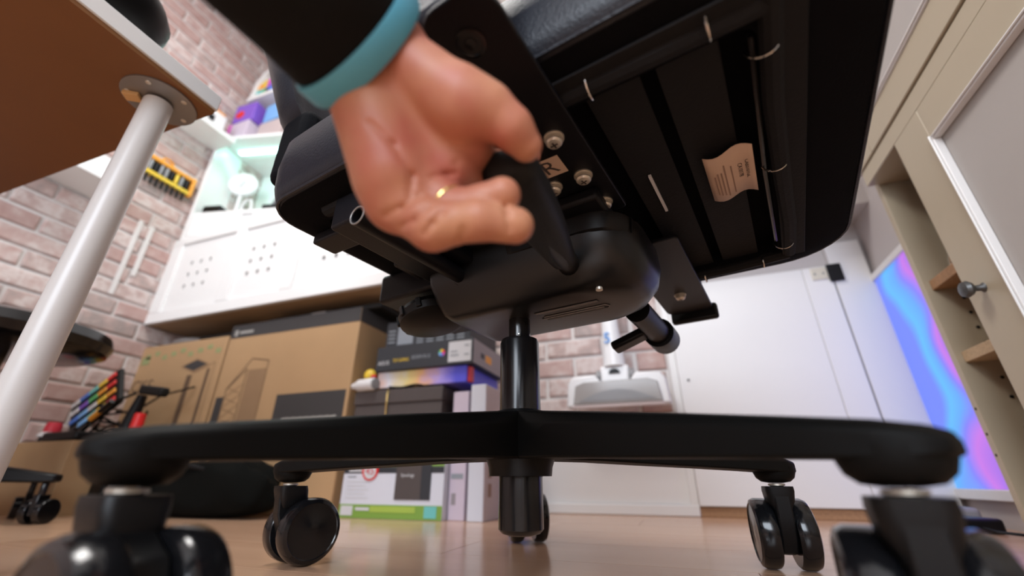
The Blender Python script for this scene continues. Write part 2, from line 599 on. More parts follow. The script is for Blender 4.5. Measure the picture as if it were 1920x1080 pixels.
# local: x into the cupboard, y along the wall, z up
MB().box(0, .42, .772, .79, 0, 2.2).build('side_panel', 'cream', cb, bevel=.001)
MB().box(0, .42, -1.0, -.98, 0, 2.2).build('side_panel', 'cream', cb, bevel=.001)
MB().box(.41, .42, -.98, .7715, 0, 2.2).build('back_panel', 'cream', cb, smooth=0)
MB().box(.02, .41, -.98, .7715, 0, .06).build('plinth', 'cream', cb, smooth=0)
MB().box(-.026, .41, -.98, .7715, .810, .852).build('middle_rail', 'cream', cb, bevel=.002)
MB().box(0, .42, -.98, .7715, 2.2, 2.24).build('top_panel', 'cream', cb, bevel=.002)
MB().box(.0, .40, .045, .063, .06, .8095).build('divider', 'cream', cb, smooth=0)
sh = MB().box(.012, .40, .064, .7713, .505, .528).build('shelf', 'chipboard_dark', cb, bevel=.001, label='dark chipboard shelf with rough edge')
MB().box(.012, .40, .064, .7713, .335, .358).build('shelf', 'chipboard', cb, bevel=.001, label='pale chipboard shelf')
for k, z in enumerate((.48, .445, .41, .375, .30, .26, .20)):
    MB().cyl((.06, .7708, z), (.06, .7725, z), .0035, n=8).build('peg_hole', 'black_matte', cb)
for z in (.15, .19, .24):
    MB().cyl((-.0006, .781, z), (.001, .781, z), .003, n=8).build('nail_hole', 'black_matte', cb)

def cup_door(y0, y1, z0, z1, knob, nm):
    d = MB().box(-.020, -.004, y0, y1, z0, z1).build('door', 'cream_panel', cb, bevel=.002)
    st, rl, x0 = .105, .075, -.030
    MB().box(x0, -.0201, y1 - st, y1, z0, z1).build('stile', 'cream', d, bevel=.002)
    MB().box(x0, -.0201, y0, y0 + st, z0, z1).build('stile', 'cream', d, bevel=.002)
    MB().box(x0, -.0201, y0 + st + .0003, y1 - st - .0003, z1 - rl, z1).build('rail', 'cream', d, bevel=.002)
    MB().box(x0, -.0201, y0 + st + .0003, y1 - st - .0003, z0, z0 + rl).build('rail', 'cream', d, bevel=.002)
    a, b, c, e = y0 + st, y1 - st, z0 + rl, z1 - rl
    fr = MB()
    for (ya, yb, za, zb) in ((b - .011, b - .0005, c, e), (a + .0005, a + .011, c, e), (a + .011, b - .011, e - .011, e - .0005), (a + .011, b - .011, c + .0005, c + .011)):
        fr.box(-.034, -.0202, ya, yb, za, zb)
        hy = (ya + .0035, yb - .0035, za, zb) if zb - za > .1 else (ya, yb, za + .0035, zb - .0035)
        fr.box(-.0375, -.034, *hy)
    fr.build('moulding', 'white_gloss', d, bevel=.0015, label='glossy stepped moulding around the door panel')
    if knob:
        ky, kz = knob
        k = MB(T(-.030, ky, kz) @ RY(-90)).lathe([(.009, 0), (.006, .004), (.0055, .013), (.012, .018), (.0155, .024), (.0135, .03), (.006, .033)], 18).build('knob', 'knob_metal', d)
    return d
cup_door(.065, .600, .065, .806, (.552, .425), 1)
cup_door(-.53, .060, .065, .806, (-.49, .425), 2)
cup_door(.09, .79, .856, 2.19, None, 3)
cup_door(-.62, .085, .856, 2.19, None, 4)
MB().cyl((.02, .68, .8098), (.02, .68, .792), .004, n=8).build('door_catch', 'dull_metal', cb)
# things inside it
hk = thing('metal_hook', 'small curled metal hook standing on dark cupboard shelf', 'hook', (.655, 1.135, .528))
MB().tube([(0, .02, .0), (0, .022, .02), (0, .012, .045), (0, -.006, .055), (0, -.018, .04), (0, -.012, .02), (0, .0, .012)], .0035, 8).build('wire', 'chrome', hk)
MB().box(-.008, .008, -.03, .03, 0, .003).build('base', 'dull_metal', hk, bevel=.001)
jar = thing('jar', 'dark lidded jar half hidden behind the cupboard door edge', 'jar', (.72, 1.10, .5285))
MB().lathe([(.03, 0), (.035, .004), (.035, .075), (.028, .085)], 20).build('body', 'black_gloss', jar)
MB().lathe([(.03, .0852), (.03, .098), (.027, .1)], 20).build('lid', 'dull_metal', jar)
# items on the floor in front of the glowing panel
pa = thing('power_adapter', 'flat dark power adapter on the floor below the glowing panel', 'adapter', (.575, 1.36, 0), 12)
MB().box(-.045, .045, -.06, .06, 0, .03).build('body', 'black_plastic', pa, bevel=.006)
MB().tube([(.0, -.0602, .012), (.0, -.09, .008), (.04, -.12, .004), (.02, -.2, .004)], .003, 8).build('cable', 'black_matte', pa)
dv = thing('router', 'small grey box with rounded corners lying against the glowing panel', 'device', (.60, 1.49, 0), -5)
MB().box(-.06, .06, -.055, .055, .003, .045).build('body', 'grey_plastic', dv, bevel=.01, seg=3)
MB().box(-.05, .05, -.045, .045, 0, .0029).build('foot', 'black_plastic', dv, smooth=0)

# ================================================================ DESK
dk = thing('desk', 'desk with brown underside, white edge and round white legs', 'desk', (-1.30, -0.10, 0))
# local offsets from (-1.30,-0.10): right edge x=+.587, far edge y=+.452
MB().box(-.60, .586, -.60, .4515, .7205, .728).build('underside', 'hardboard', dk, smooth=0, label='brown hardboard underside')
MB().box(-.603, .589, -.603, .4545, .7282, .762).build('tabletop', 'white_lacquer', dk, bevel=.002)
for k, (lx, ly, sx, sy) in enumerate(((.523, .398, -.003, -.001), (-.53, .39, 0, 0), (.52, -.53, 0, 0), (-.53, -.53, 0, 0))):
    MB().tube([(lx + sx * 2, ly + sy * 2, .012), (lx + sx, ly + sy, .36), (lx, ly, .712)], .0215, 28).build('leg', 'leg_white', dk)
    MB().lathe([(.02, 0), (.022, .003), (.022, .0119)], 16, M=T(lx + sx * 2, ly + sy * 2, 0)).build('foot', 'black_plastic', dk)
    pl = MB().lathe([(.052, .7165), (.055, .7172), (.055, .7204)], 32, M=T(lx, ly, 0)).build('mounting_plate', 'dull_metal', dk, label='round grey steel leg plate')
    for q in range(5):
        a = R(20 + 72 * q)
        MB().lathe([(.002, .7148), (.0042, .7155), (.0045, .7164)], 10, M=T(lx + .044 * math.cos(a), ly + .044 * math.sin(a), 0)).build('screw', 'steel', pl)
    MB().box(-.012, .012, -.009, .009, .7085, .7164, M=T(lx - .024, ly - .027, 0) @ RZ(35)).build('clamp_block', 'tan', pl, bevel=.001)
# black rounded thing on the desk edge
mn = thing('speaker', 'rounded black speaker standing at the white desk edge', 'speaker', (-0.795, 0.065, 0.762))
MB().ball((0, 0, .085), .2, .46, 1.06, .425, 24).build('body', 'black_plastic', mn)
MB().lathe([(.05, 0), (.05, .006)], 24).build('foot', 'black_matte', mn)

# ================================================================ BLACK STOOL on the left
st = thing('stool', 'black swivel stool with padded round seat behind the desk leg', 'stool', (-1.80, 0.60, 0))
MB().lathe([(.10, .44), (.20, .445), (.235, .462), (.245, .487), (.235, .515), (.19, .532), (.0001, .537)], 36).build('seat', 'black_gloss', st)
MB().cyl((0, 0, .10), (0, 0, .44), .024, n=20).build('column', 'black_metal', st)
for k in range(5):
    a = R(-38 + 72 * k)
    ca, sa = math.cos(a), math.sin(a)
    rings = []
    for r_, zb, zt, hw in ((.02, .10, .15, .03), (.14, .10, .138, .026), (.25, .098, .122, .022), (.275, .10, .118, .015)):
        rings.append([(r_ * ca - s * hw * sa, r_ * sa + s * hw * ca, z) for s, z in ((-1, zb), (1, zb), (1, zt), (-1, zt))])
    MB().loft(rings).build('base_arm', 'black_plastic', st, bevel=.005)
    cc = MB(T(.25 * ca, .25 * sa, 0) @ RZ(60 + 50 * k))
    cc.cyl((0, 0, .06), (0, 0, .098), .008, n=10).box(-.012, .02, -.008, .008, .02, .07)
    for s in (-1, 1):
        cc.cyl((.012, s * .009, .03), (.012, s * .027, .03), .03, n=22)
    cc.build('caster', 'black_gloss', st, bevel=.002)

# ================================================================ CARDBOARD BOXES and the clutter on the left
def carton(name, label, x0, x1, y0, y1, z0, z1, m='card', cat='box', rz=0.0, bev=.004, group=None):
    cx, cy = (x0 + x1) / 2, (y0 + y1) / 2
    t = thing(name, label, cat, (cx, cy, z0), rz, group)
    MB().box(x0 - cx, x1 - cx, y0 - cy, y1 - cy, 0, z1 - z0).build('carton', m, t, bevel=bev)
    return t, x0 - cx, x1 - cx, y0 - cy, y1 - cy, z1 - z0

def patch(t, m, x0, x1, z0, z1, y, name='print', th=.0008, poly=None, label=None):
    """flat print on a front face (facing -Y) at depth y"""
    b = MB()
    if poly:
        b.add([(p[0], y - th, p[1]) for p in poly], [tuple(range(len(poly)))])
    else:
        b.box(x0, x1, y - th, y - .00005, z0, z1)
    return b.build(name, m, t, smooth=0, label=label)

def lines(t, m, segs, y, wd=.003, name='line_drawing', th=.0008):
    b = MB()
    for (xa, za), (xb, zb) in segs:
        d = Vector((xb - xa, zb - za)).normalized()
        nx, nz = -d[1] * wd / 2, d[0] * wd / 2
        b.add([(xa + nx, y - th, za + nz), (xb + nx, y - th, zb + nz), (xb - nx, y - th, zb - nz), (xa - nx, y - th, za - nz)], [(0, 1, 2, 3)])
    return b.build(name, m, t, smooth=0)

# the larger PC case box, right of the two
t, a, b, f, k, H = carton('carton_box', 'tall cardboard PC case box with black top band and case drawing', -1.69, -1.032, 1.19, 1.50, 0, .70)
patch(t, 'card_dark', a + .001, b - .0005, .642, .6985, f, 'top_band')
MB().box(b + .00005, b + .0009, f + .002, k - .002, .642, .6985).build('top_band', 'card_dark', t, smooth=0)
patch(t, 'card_text', a + .022, a + .040, .651, .677, f - .001, 'logo')
lines(t, 'card_text', [((a + .05, .664), (a + .125, .664))], f - .001, .012, 'logo')
patch(t, 'card_dark', .003, b - .012, .285, .392, f, 'lower_band', label='dark printed block on the carton')
lines(t, 'card_text', [((.05 + .03 * q, .30), (.082 + .03 * q, .302)) for q in range(8)], f - .001, .012, 'lettering')
lines(t, 'card_print_soft', [((.018, .278), (b - .012, .278)), ((.05, .262), (b - .05, .262))], f, .004, 'lettering')
# isometric drawing of a tower case
x0 = a + .06
lines(t, 'card_print', [((x0, .30), (x0, .43)), ((x0, .43), (x0 + .10, .545)), ((x0 + .10, .545), (x0 + .19, .53)), ((x0 + .085, .12), (x0 + .085, .505)),
                        ((x0, .43), (x0 + .085, .505)), ((x0 + .19, .12), (x0 + .19, .53))], f, .004)
segs = []
for q in range(7):
    z = .16 + q * .04
    segs.append(((x0 + .004, z), (x0 + .08, z + .045)))
    segs.append(((x0 + .004, z + .035), (x0 + .08, z + .01)))
lines(t, 'card_print_soft', segs, f, .003)
patch(t, 'card_print_soft', x0 + .095, x0 + .185, .12, .50, f, 'drawing_panel')
patch(t, 'card_dark', x0 - .042, x0 - .004, .12, .40, f, 'drawing_panel')
lines(t, 'card_print', [((a + .03, .03), (a + .3, .03)), ((a + .03, .03), (a + .03, .10)), ((a + .3, .03), (a + .3, .10)), ((a + .03, .1), (a + .3, .1))], f, .003)
# the one beside it, by the brick wall
t, a, b, f, k, H = carton('carton_box', 'cardboard PC case box with green print beside the brick wall', -2.236, -1.705, 1.19, 1.50, 0, .66)
for q in range(9):
    patch(t, 'print_green', a + .04 + .055 * q, a + .07 + .055 * q, .60 + .012 * math.sin(q * 2.1), .62 + .012 * math.sin(q * 2.1), f, 'logo')
patch(t, 'print_green', a + .02, a + .07, .575, .61, f, 'logo')
text('ICKS', .075, 'card_print', t, T(a + .07, f - .0006, .475) @ FRONT)
patch(t, 'card_print_soft', 0, 0, 0, 0, f, 'drawing_panel', poly=[(.03, .545), (.12, .575), (.20, .545), (.115, .515)])
patch(t, 'card_dark', 0, 0, 0, 0, f - .0004, 'drawing_panel', poly=[(.045, .546), (.12, .568), (.185, .546), (.115, .522)])
patch(t, 'card_print', .085, .115, .12, .505, f, 'drawing_panel')
patch(t, 'card_print', .195, .212, .12, .525, f, 'drawing_panel')
lines(t, 'card_print_soft', [((.115, .51), (.205, .54)), ((.205, .54), (.232, .55)), ((.232, .55), (.232, .12)), ((.10, .3), (.10, .1))], f, .004)
patch(t, 'print_green', .09, .16, .125, .135, f, 'logo')
bl = thing('black_laptop_sleeve', 'flat black folder lying on top of the cardboard boxes', 'folder', (-1.25, 1.34, .70))
MB().box(-.28, .28, -.12, .12, 0, .022).build('folder', 'black_matte', bl, bevel=.006)
MB().box(-.05, .02, -.126, -.1205, .004, .016).build('tab', 'dull_metal', bl, bevel=.001)
fl = thing('plastic_bag', 'crumpled clear grey bag lying on the green printed box', 'bag', (-2.08, 1.30, .66))
MB().ball((0, 0, .028), .085, 1.3, .9, .33, 14).build('bag', 'window_grey', fl)
fb = thing('black_folder', 'flat black folder on the green printed box beneath the cabinet', 'folder', (-1.83, 1.33, .66))
MB().box(-.10, .12, -.11, .11, 0, .03).build('folder', 'black_matte', fb, bevel=.006)

# low open box with odds and ends
lb = thing('open_box', 'low open cardboard box full of cables by the brick wall', 'box', (-2.03, 1.02, 0))
W, D_, H = .17, .13, .225
MB().box(-W, W, -D_, D_, 0, .006).build('bottom', 'card', lb, smooth=0)
for nm, q in (('front_wall', (-W, W, -D_, -D_ + .006)), ('rear_wall', (-W, W, D_ - .006, D_)), ('side_wall', (-W, -W + .006, -D_ + .0062, D_ - .0062)), ('side_wall', (W - .006, W, -D_ + .0062, D_ - .0062))):
    MB().box(*q, .0062, H).build(nm, 'card', lb, bevel=.001)
sw = thing('swatch_pouch', 'black pouch with rows of coloured and silver tabs on the open box', 'pouch', (-2.06, 1.0, .232))
pm = T(0, 0, .142) @ RX(84) @ RZ(35)
MB(pm).box(-.12, .12, -.085, .085, -.02, 0).build('pouch', 'black_matte', sw, bevel=.01, seg=3)
for r_ in range(4):
    for q, cl in enumerate((('pale_text', 'blue', 'teal', 'yellow', 'red'), ('pale_text', 'purple', 'green', 'orange', 'red'), ('blue', 'light_blue', 'pale_text', 'yellow', 'orange'), ('black_gloss', 'light_blue', 'teal', 'yellow', 'red'))[r_]):
        MB(pm @ T(-.088 + q * .043, .06 - r_ * .04, 0)).box(-.02, .02, -.010, .010, .0005, .006).build('tab', cl, sw, bevel=.002)
spc = thing('spray_can', 'aerosol can with a red cap and pale collar in the open box', 'can', (-2.12, .94, .08))
MB().lathe([(.028, 0), (.03, .004), (.03, .152), (.026, .165)], 22).build('body', 'black_gloss', spc)
MB().lathe([(.034, .1652), (.034, .176), (.022, .182)], 22).build('collar', 'white_plastic', spc)
MB().lathe([(.024, .1822), (.024, .202), (.020, .216), (.0001, .218)], 22).build('cap', 'red_soft', spc)
rb = thing('glue_bottle', 'small clear bottle with bright red cap beside the black hand vacuum', 'bottle', (-1.745, .99, 0))
MB().lathe([(.018, 0), (.02, .004), (.02, .24), (.014, .262)], 18).build('body', 'window_grey', rb)
MB().lathe([(.016, .2622), (.019, .265), (.017, .315), (.012, .318)], 18).build('cap', 'red', rb)
hp = thing('hand_pump', 'black pistol-shaped hand pump with a tee handle beside the open box', 'pump', (-1.80, 1.0, 0))
MB().box(-.045, .03, -.03, .03, 0, .27).build('body', 'black_plastic', hp, bevel=.012, seg=3)
MB().tube([(-.01, 0, .265), (.0, 0, .33), (.012, 0, .385)], [.026, .02, .015], 14).build('neck', 'black_plastic', hp)
MB().box(-.055, .075, -.016, .016, .385, .418, M=RY(8)).build('tee_handle', 'black_matte', hp, bevel=.009, seg=3)
MB().tube([(-.03, 0, .395), (-.09, -.01, .375), (-.17, -.02, .35)], .005, 8).build('hose', 'black_matte', hp)
for q, (dx, dz) in enumerate(((-.155, .27), (-.075, .325))):
    o = thing('marker_pen', ('orange and black pen lying low in the clutter', 'orange tipped marker lying above another orange pen')[q], 'marker', (-1.80 + dx, .93, dz - .03 if q == 0 else dz - .01))
    MB(RY(-35)).cyl((-.03, 0, .0), (.012, 0, .0), .009, n=12).build('cap', 'orange', o)
    MB(RY(-35)).cyl((.0122, 0, 0), (.07, 0, 0), .008, n=12).build('barrel', 'black_gloss', o)
for q in range(5):
    r_ = random.Random(q)
    pts = []
    for s in range(13):
        a_ = s / 12 * 2 * math.pi * (.8 + .3 * r_.random())
        pts.append((-2.03 + .15 * math.cos(a_ + q) * (.6 + .08 * q % .4) , 1.085 + .05 * math.sin(a_ + q), .235 + .02 * q * .5 + .022 * math.sin(3 * a_ + q) + (.09 * (s / 12) if q % 3 == 0 else 0)))
    c_ = tag(MB().tube(pts, .0045, 7).build('cable', 'black_plastic'), 'black cable tangled in the heap on the open box', 'cable', 'cables in the open box')
tag(MB().tube([(-2.03, 1.10, .30), (-1.98, 1.12, .37), (-1.90, 1.13, .415), (-1.84, 1.15, .43), (-1.80, 1.18, .45)], .004, 7).build('cable', 'black_plastic'),
    'single black cable arching from the heap up to the boxes', 'cable')
hb = thing('hard_drive', 'flat black case lying across the open box under the pouch', 'case', (-1.96, .93, .2255))
MB().box(-.10, .095, -.04, .045, 0, .03).build('case', 'black_plastic', hb, bevel=.008)

# black bag on the floor
bag = thing('bag', 'soft black bag lying on the floor before the cardboard boxes', 'bag', (-1.45, 1.075, 0))
v, n1, n2 = [], 40, 20
rings = []
for i in range(n2 + 1):
    ph = math.pi * i / n2
    ring = []
    for j in range(n1):
        th = 2 * math.pi * j / n1
        wob = 1 + .05 * math.sin(3 * th + 2 * ph) + .04 * math.sin(7 * th + 5 * ph) + .03 * math.sin(11 * th - 4 * ph)
        sgn = lambda x, e: math.copysign(abs(x) ** e, x)
        s = max(1e-3, math.sin(ph)) ** .6
        xx = .30 * s * sgn(math.cos(th), .75) * wob
        ring.append((xx, .095 * s * sgn(math.sin(th), .8) * wob, max(0.001, (.066 + .016 * math.sin(xx * 7 + .8)) * (1 - sgn(math.cos(ph), .6)) * wob)))
    rings.append(ring)
MB().loft(rings).build('body', 'cloth_bag', bag, smooth=60)
MB().tube([(-.2, -.05, .13), (-.1, -.09, .155), (.0, -.095, .15), (.1, -.085, .135)], .007, 8).build('strap', 'fabric_strap', bag)

# ================================================================ WHITE WALL CABINET
wc = thing('wall_cabinet', 'long white wall cabinet with nine-hole doors above the cardboard boxes', 'cabinet', (-2.235, 1.15, .76))
WX = 1.362
MB().box(0, WX, .02, .45, .0, .018).build('bottom_panel', 'wood_bottom', wc, smooth=0, label='wooden underside')
MB().box(0, .018, .02, .45, .0185, .43).build('side_panel', 'white_lacquer', wc, smooth=0)
MB().box(WX - .018, WX, .02, .45, .0185, .43).build('side_panel', 'white_lacquer', wc, smooth=0)
MB().box(0, WX, .02, .45, .4305, .448).build('top_panel', 'white_lacquer', wc, smooth=0)
MB().box(0, WX, 0, .0195, 0, .052).build('front_rail', 'white_lacquer', wc, bevel=.002)
MB().box(0, WX, 0, .0195, .412, .448).build('front_rail', 'white_lacquer', wc, bevel=.002)
MB().box(0.018, WX - .018, .43, .45, .0185, .43).build('back_panel', 'white_lacquer', wc, smooth=0)
edges = [.0, .46, .835, 1.362]
posts = [(.0, .075), (.435, .505), (.80, .862), (WX - .05, WX)]
for x0, x1 in posts:
    MB().box(x0, x1, 0, .0195, .0525, .4115).build('post', 'white_lacquer', wc, bevel=.002)
for q in range(3):
    x0, x1 = posts[q][1] + .001, posts[q + 1][0] - .001
    cx = (x0 + x1) / 2 + (-.02 if q == 0 else (-.02 if q == 1 else -.03))
    # door leaf with real holes: a grid of boxes around nine openings
    hs, sp = .009, .062
    xs = [x0] + [cx + (c - 1) * sp + s * hs for c in range(3) for s in (-1, 1)] + [x1]
    zc = .232
    zs = [.053] + [zc + (c - 1) * sp + s * hs * 1.15 for c in range(3) for s in (-1, 1)] + [.411]
    m_ = MB()
    for i in range(7):
        for j in range(7):
            if i % 2 == 1 and j % 2 == 1:
                continue
            m_.box(xs[i], xs[i + 1], .010, .022, zs[j], zs[j + 1])
    m_.build('door', 'white_lacquer', wc, smooth=0)
    MB().box(x0, x1, .10, .105, .06, .40).build('door_lining', ('box_grey', 'tan', 'black_matte')[q], wc, smooth=0)

# white unit that stands at an angle on top of it
cu = thing('display_cube', 'white open cube with aqua light standing on the wall cabinet', 'shelf unit', (-2.205, 1.152, 1.2085), 14)
CW, CD = .86, .34
MB().box(0, CW, 0, CD, 0, .018).build('bottom_panel', 'white_lacquer', cu, smooth=0)
MB().box(0, .018, 0, CD, .0185, .66).build('side_panel', 'white_lacquer', cu, smooth=0)
MB().box(CW - .018, CW, 0, CD, .0185, .66).build('side_panel', 'white_lacquer', cu, smooth=0)
MB().box(.0185, CW - .0185, CD - .012, CD, .0185, .66).build('back_panel', 'white_lacquer', cu, smooth=0)
MB().box(0, CW, 0, CD, .6605, .68).build('top_panel', 'white_lacquer', cu, smooth=0)
MB().box(.0185, CW - .0185, .015, CD - .0125, .155, .173).build('shelf', 'white_lacquer', cu, smooth=0)
dr = MB().box(.020, CW - .02, 0, .014, .020, .153).build('drawer', 'white_lacquer', cu, bevel=.002)
MB().box(.30, .36, -.004, -.0002, .128, .134).build('pull', 'grey_plastic', dr, bevel=.001)
MB().box(.06, CW - .06, .10, .12, .651, .660).build('light_strip', 'aqua_led', cu, smooth=0)
def cubexf(x, y, z):
    return tuple(T(-2.205, 1.152, 1.2085) @ RZ(14) @ Vector((x, y, z)))
SZ = .1735
ck = thing('clock', 'round white clock standing in the aqua-lit cube', 'clock', cubexf(.11, .15, SZ), 32)
MB(T(0, 0, .275) @ RX(90)).lathe([(.07, -.012), (.076, -.008), (.076, .012), (.072, .016), (.0001, .016)], 36).build('face', 'white_plastic', ck)
for a_, l_ in ((30, .022), (200, .03)):
    MB(T(0, -.0165, .275) @ RY(a_)).box(-.002, .002, -.001, 0, 0, l_).build('hand', 'black_plastic', ck)
MB().cyl((0, 0, .012), (0, 0, .2), .010).build('neck', 'white_plastic', ck)
MB().lathe([(.05, 0), (.05, .008), (.02, .012)], 24).build('base', 'white_plastic', ck)
fn = thing('cooling_fan', 'black round fan with iridescent hub in the aqua-lit cube', 'fan', cubexf(.42, .17, SZ), 25)
ff = MB(T(0, 0, .11) @ RX(90))
ff.lathe([(.085, -.015), (.10, -.015), (.10, .015), (.085, .015)], 32, cap=False).lathe([(.085, -.015), (.085, .015)], 32, cap=False)
ff.build('ring', 'grey_plastic', fn)
for q in range(9):
    MB(T(0, 0, .11) @ RX(90) @ RZ(40 * q)).add([(.028, -.012, -.008), (.084, -.02, -.008), (.084, .02, .008), (.028, .012, .008)], [(0, 1, 2, 3)]).build('blade', 'black_plastic', fn, smooth=0)
MB(T(0, 0, .11) @ RX(90)).lathe([(.03, -.012), (.03, .014), (.026, .016)], 24).build('hub', 'teal', fn)
MB().box(-.05, .05, -.03, .03, 0, .012).build('stand', 'black_plastic', fn)
bt = thing('bottle', 'pink and white bottle with yellow cap at the cube edge', 'bottle', cubexf(.60, .06, SZ))
MB().lathe([(.028, 0), (.03, .004), (.03, .05)], 20).build('body', 'pink', bt)
MB().lathe([(.0302, .0502), (.0302, .10), (.02, .115)], 20).build('label_band', 'teal', bt)
MB().lathe([(.018, .1152), (.018, .15), (.015, .155)], 20).build('cap', 'yellow', bt)
tr = thing('gadget_case', 'small black case lying at the front of the aqua-lit cube', 'case', cubexf(.09, .05, SZ), 14)
MB().box(-.05, .05, -.03, .03, 0, .045).build('case', 'black_plastic', tr, bevel=.005)
tr2 = thing('gadget_case', 'wide black tray beside the white loop in the aqua-lit cube', 'tray', cubexf(.47, .055, SZ), 14)
MB().box(-.10, .10, -.03, .03, 0, .035).build('tray', 'black_plastic', tr2, bevel=.005)
lp = thing('cable_loop', 'white cable looped in front of the clock', 'cable', cubexf(.265, .045, SZ), 14)
MB().tube([(-.02, 0, .007), (-.025, 0, .05), (-.008, 0, .085), (.02, 0, .08), (.03, 0, .04), (.03, 0, .007)], .007, 10).build('loop', 'white_plastic', lp)

# shelves in the upper corner and what stands on them
us = thing('wall_shelf', 'white wall shelf with upturned rounded end high in the corner', 'shelf', (-2.165, 1.20, 2.205))
MB().box(0, .9, 0, .41, 0, .028).build('board', 'white_lacquer', us, bevel=.002)
MB(RX(90)).prism([(0, .0285), (.03, .0285), (.035, .14), (.075, .22), (.14, .25), (.14, .265), (.06, .24), (.015, .16)], -.34, -.01).build('end_panel', 'white_lacquer', us)
cw = thing('colour_wheel', 'disc printed with rainbow colours on the high corner shelf', 'disc', (-2.06, 1.235, 2.2335), 0)
for q, cl in enumerate(('purple', 'magenta', 'yellow', 'orange', 'teal', 'green', 'black_gloss', 'blue')):
    a0, a1 = R(45 * q), R(45 * q + 45)
    pts = [(0, 0)] + [(.075 * math.cos(a0 + (a1 - a0) * s / 5), .075 * math.sin(a0 + (a1 - a0) * s / 5)) for s in range(6)]
    MB(T(0, 0, .076) @ RX(90)).prism(pts, 0, .012).build('sector', cl, cw, smooth=0)
ob = carton('small_box', 'tan box standing beside the rainbow disc on the high shelf', -1.98, -1.84, 1.24, 1.34, 2.2335, 2.37, 'tan')[0]
top = 1.2085 + .6805
b3 = carton('small_box', 'pale pink box with magenta spine at the left on the cube', -2.222, -2.06, 1.19, 1.27, top, top + .13, 'box_lilac')[0]
MB().box(-.079, -.05, -.0415, -.0402, .002, .128).build('spine', 'magenta', b3, smooth=0)
b1 = carton('small_box', 'purple box with a red blot on top of the pale pink box', -2.20, -2.05, 1.19, 1.28, top + .1305, top + .27, 'purple', rz=4)[0]
MB().ball((-.03, -.0455, .06), .032, 1, .06, .9, 14).build('print', 'red', b1)
b4 = carton('small_box', 'grey and pink flat box below the blue one on the cube', -2.035, -1.85, 1.24, 1.33, top, top + .125, 'box_side')[0]
b2 = carton('small_box', 'light blue box stacked on the grey pink one on the cube', -2.015, -1.87, 1.235, 1.32, top + .1255, top + .26, 'light_blue', rz=-4)[0]

# shelves on the left wall
ls = thing('wall_shelf', 'white shelf on the left brick wall, near the corner cube', 'shelf', (XL + .012, .45, 1.80))
MB().box(0, .17, 0, .71, 0, .03).build('board', 'white_lacquer', ls, bevel=.002)
ls2 = thing('wall_shelf', 'white shelf on the left brick wall, seen under the brown desk', 'shelf', (XL + .012, .0, 1.215))
MB().box(0, .20, 0, .80, 0, .10).build('board', 'white_lacquer', ls2, bevel=.002)
q1 = carton('small_box', 'white box with orange top standing on the corner wall shelf', -2.20, -2.09, .98, 1.10, 1.8305, 1.94, 'white_plastic')[0]
MB().box(-.05, .05, -.05, .05, .1100, .125).build('lid', 'orange', q1, bevel=.002)
MB().box(.0551, .0562, -.03, .0, .03, .07).build('print', 'black_matte', q1, smooth=0)
q2 = carton('small_box', 'blue box beside the white one on the corner wall shelf', -2.20, -2.10, .88, .96, 1.8305, 1.93, 'blue')[0]
# tool rack
tk = thing('tool_rack', 'orange and black tool rack on the left brick wall', 'rack', (XL + .012, .905, 1.44))
MB().box(0, .03, 0, .205, .098, .118).build('rail', 'orange', tk, bevel=.003)
MB().box(0, .03, 0, .205, .015, .035).build('rail', 'yellow', tk, bevel=.003)
MB().box(0, .012, 0.001, .204, .0355, .0975).build('back', 'black_plastic', tk, smooth=0)
MB().box(0, .032, .2053, .222, .01, .123).build('end_cap', 'orange', tk, bevel=.005)
MB().tube([(.015, .05, .1185), (.015, .06, .14), (.015, .08, .145), (.015, .10, .135), (.015, .11, .1185)], .006, 8).build('hanger', 'orange', tk)
for q in range(8):
    s_ = thing('screwdriver', 'small screwdriver in the orange rack, %s from the desk leg' % ('first', 'second', 'third', 'fourth', 'fifth', 'sixth', 'seventh', 'last')[q], 'screwdriver',
               (XL + .012 + .022, .918 + .0245 * q, 1.475), 0, 'screwdrivers in the orange rack')
    MB().lathe([(.006, .003), (.0085, .008), (.0085, .05), (.006, .058)], 10).build('handle', ('grey_plastic', 'black_plastic', 'yellow')[q % 3 if q % 3 < 2 else (2 if q == 5 else 0)], s_)
    MB().lathe([(.005, -.065), (.006, -.06), (.006, -.02), (.003, -.018), (.003, .0028)], 10).build('shaft', 'black_plastic', s_)
# white plastic trunking strips
for (y_, z0, z1, l_) in ((.985, .845, 1.225, 'long white cable strip on the brick wall, next to the desk leg'), (1.035, .955, 1.22, 'shorter white cable strip on the brick wall, next to the corner')):
    s_ = thing('cable_trunking', l_, 'cable strip', (XL + .0095, y_, z0))
    MB().box(0, .006, -.010, .010, 0, z1 - z0).build('strip', 'mortar', s_, bevel=.002)

# ================================================================ STACK OF SMALLER BOXES in the middle
# green and white router box, standing on the floor
t, a, b, f, k, H = carton('product_box', 'white and green printed box with red 45 badge on floor', -1.0, -.642, 1.19, 1.33, 0, .185, 'box_white', bev=.002)
patch(t, 'box_green', a + .001, b - .001, .001, .038, f, 'green_band')
patch(t, 'box_green2', a + .115, a + .27, .018, .034, f - .001, 'green_band')
patch(t, 'pale_text', a + .008, a + .052, .008, .034, f - .001, 'sticker')
lines(t, 'pale_text', [((a + .062, .026), (a + .112, .026))], f - .001, .008, 'lettering')
patch(t, 'teal', b - .058, b - .018, .006, .036, f - .001, 'sticker')
patch(t, 'box_green', a + .001, b - .001, .142, .184, f, 'green_band')
patch(t, 'box_black', a + .001, b - .001, .124, .1415, f, 'black_band')
lines(t, 'pale_text', [((a + .02, .132), (a + .07, .132))], f - .001, .006, 'lettering')
lines(t, 'grey_text', [((a + .018, .114), (a + .05, .114))], f, .004, 'lettering')
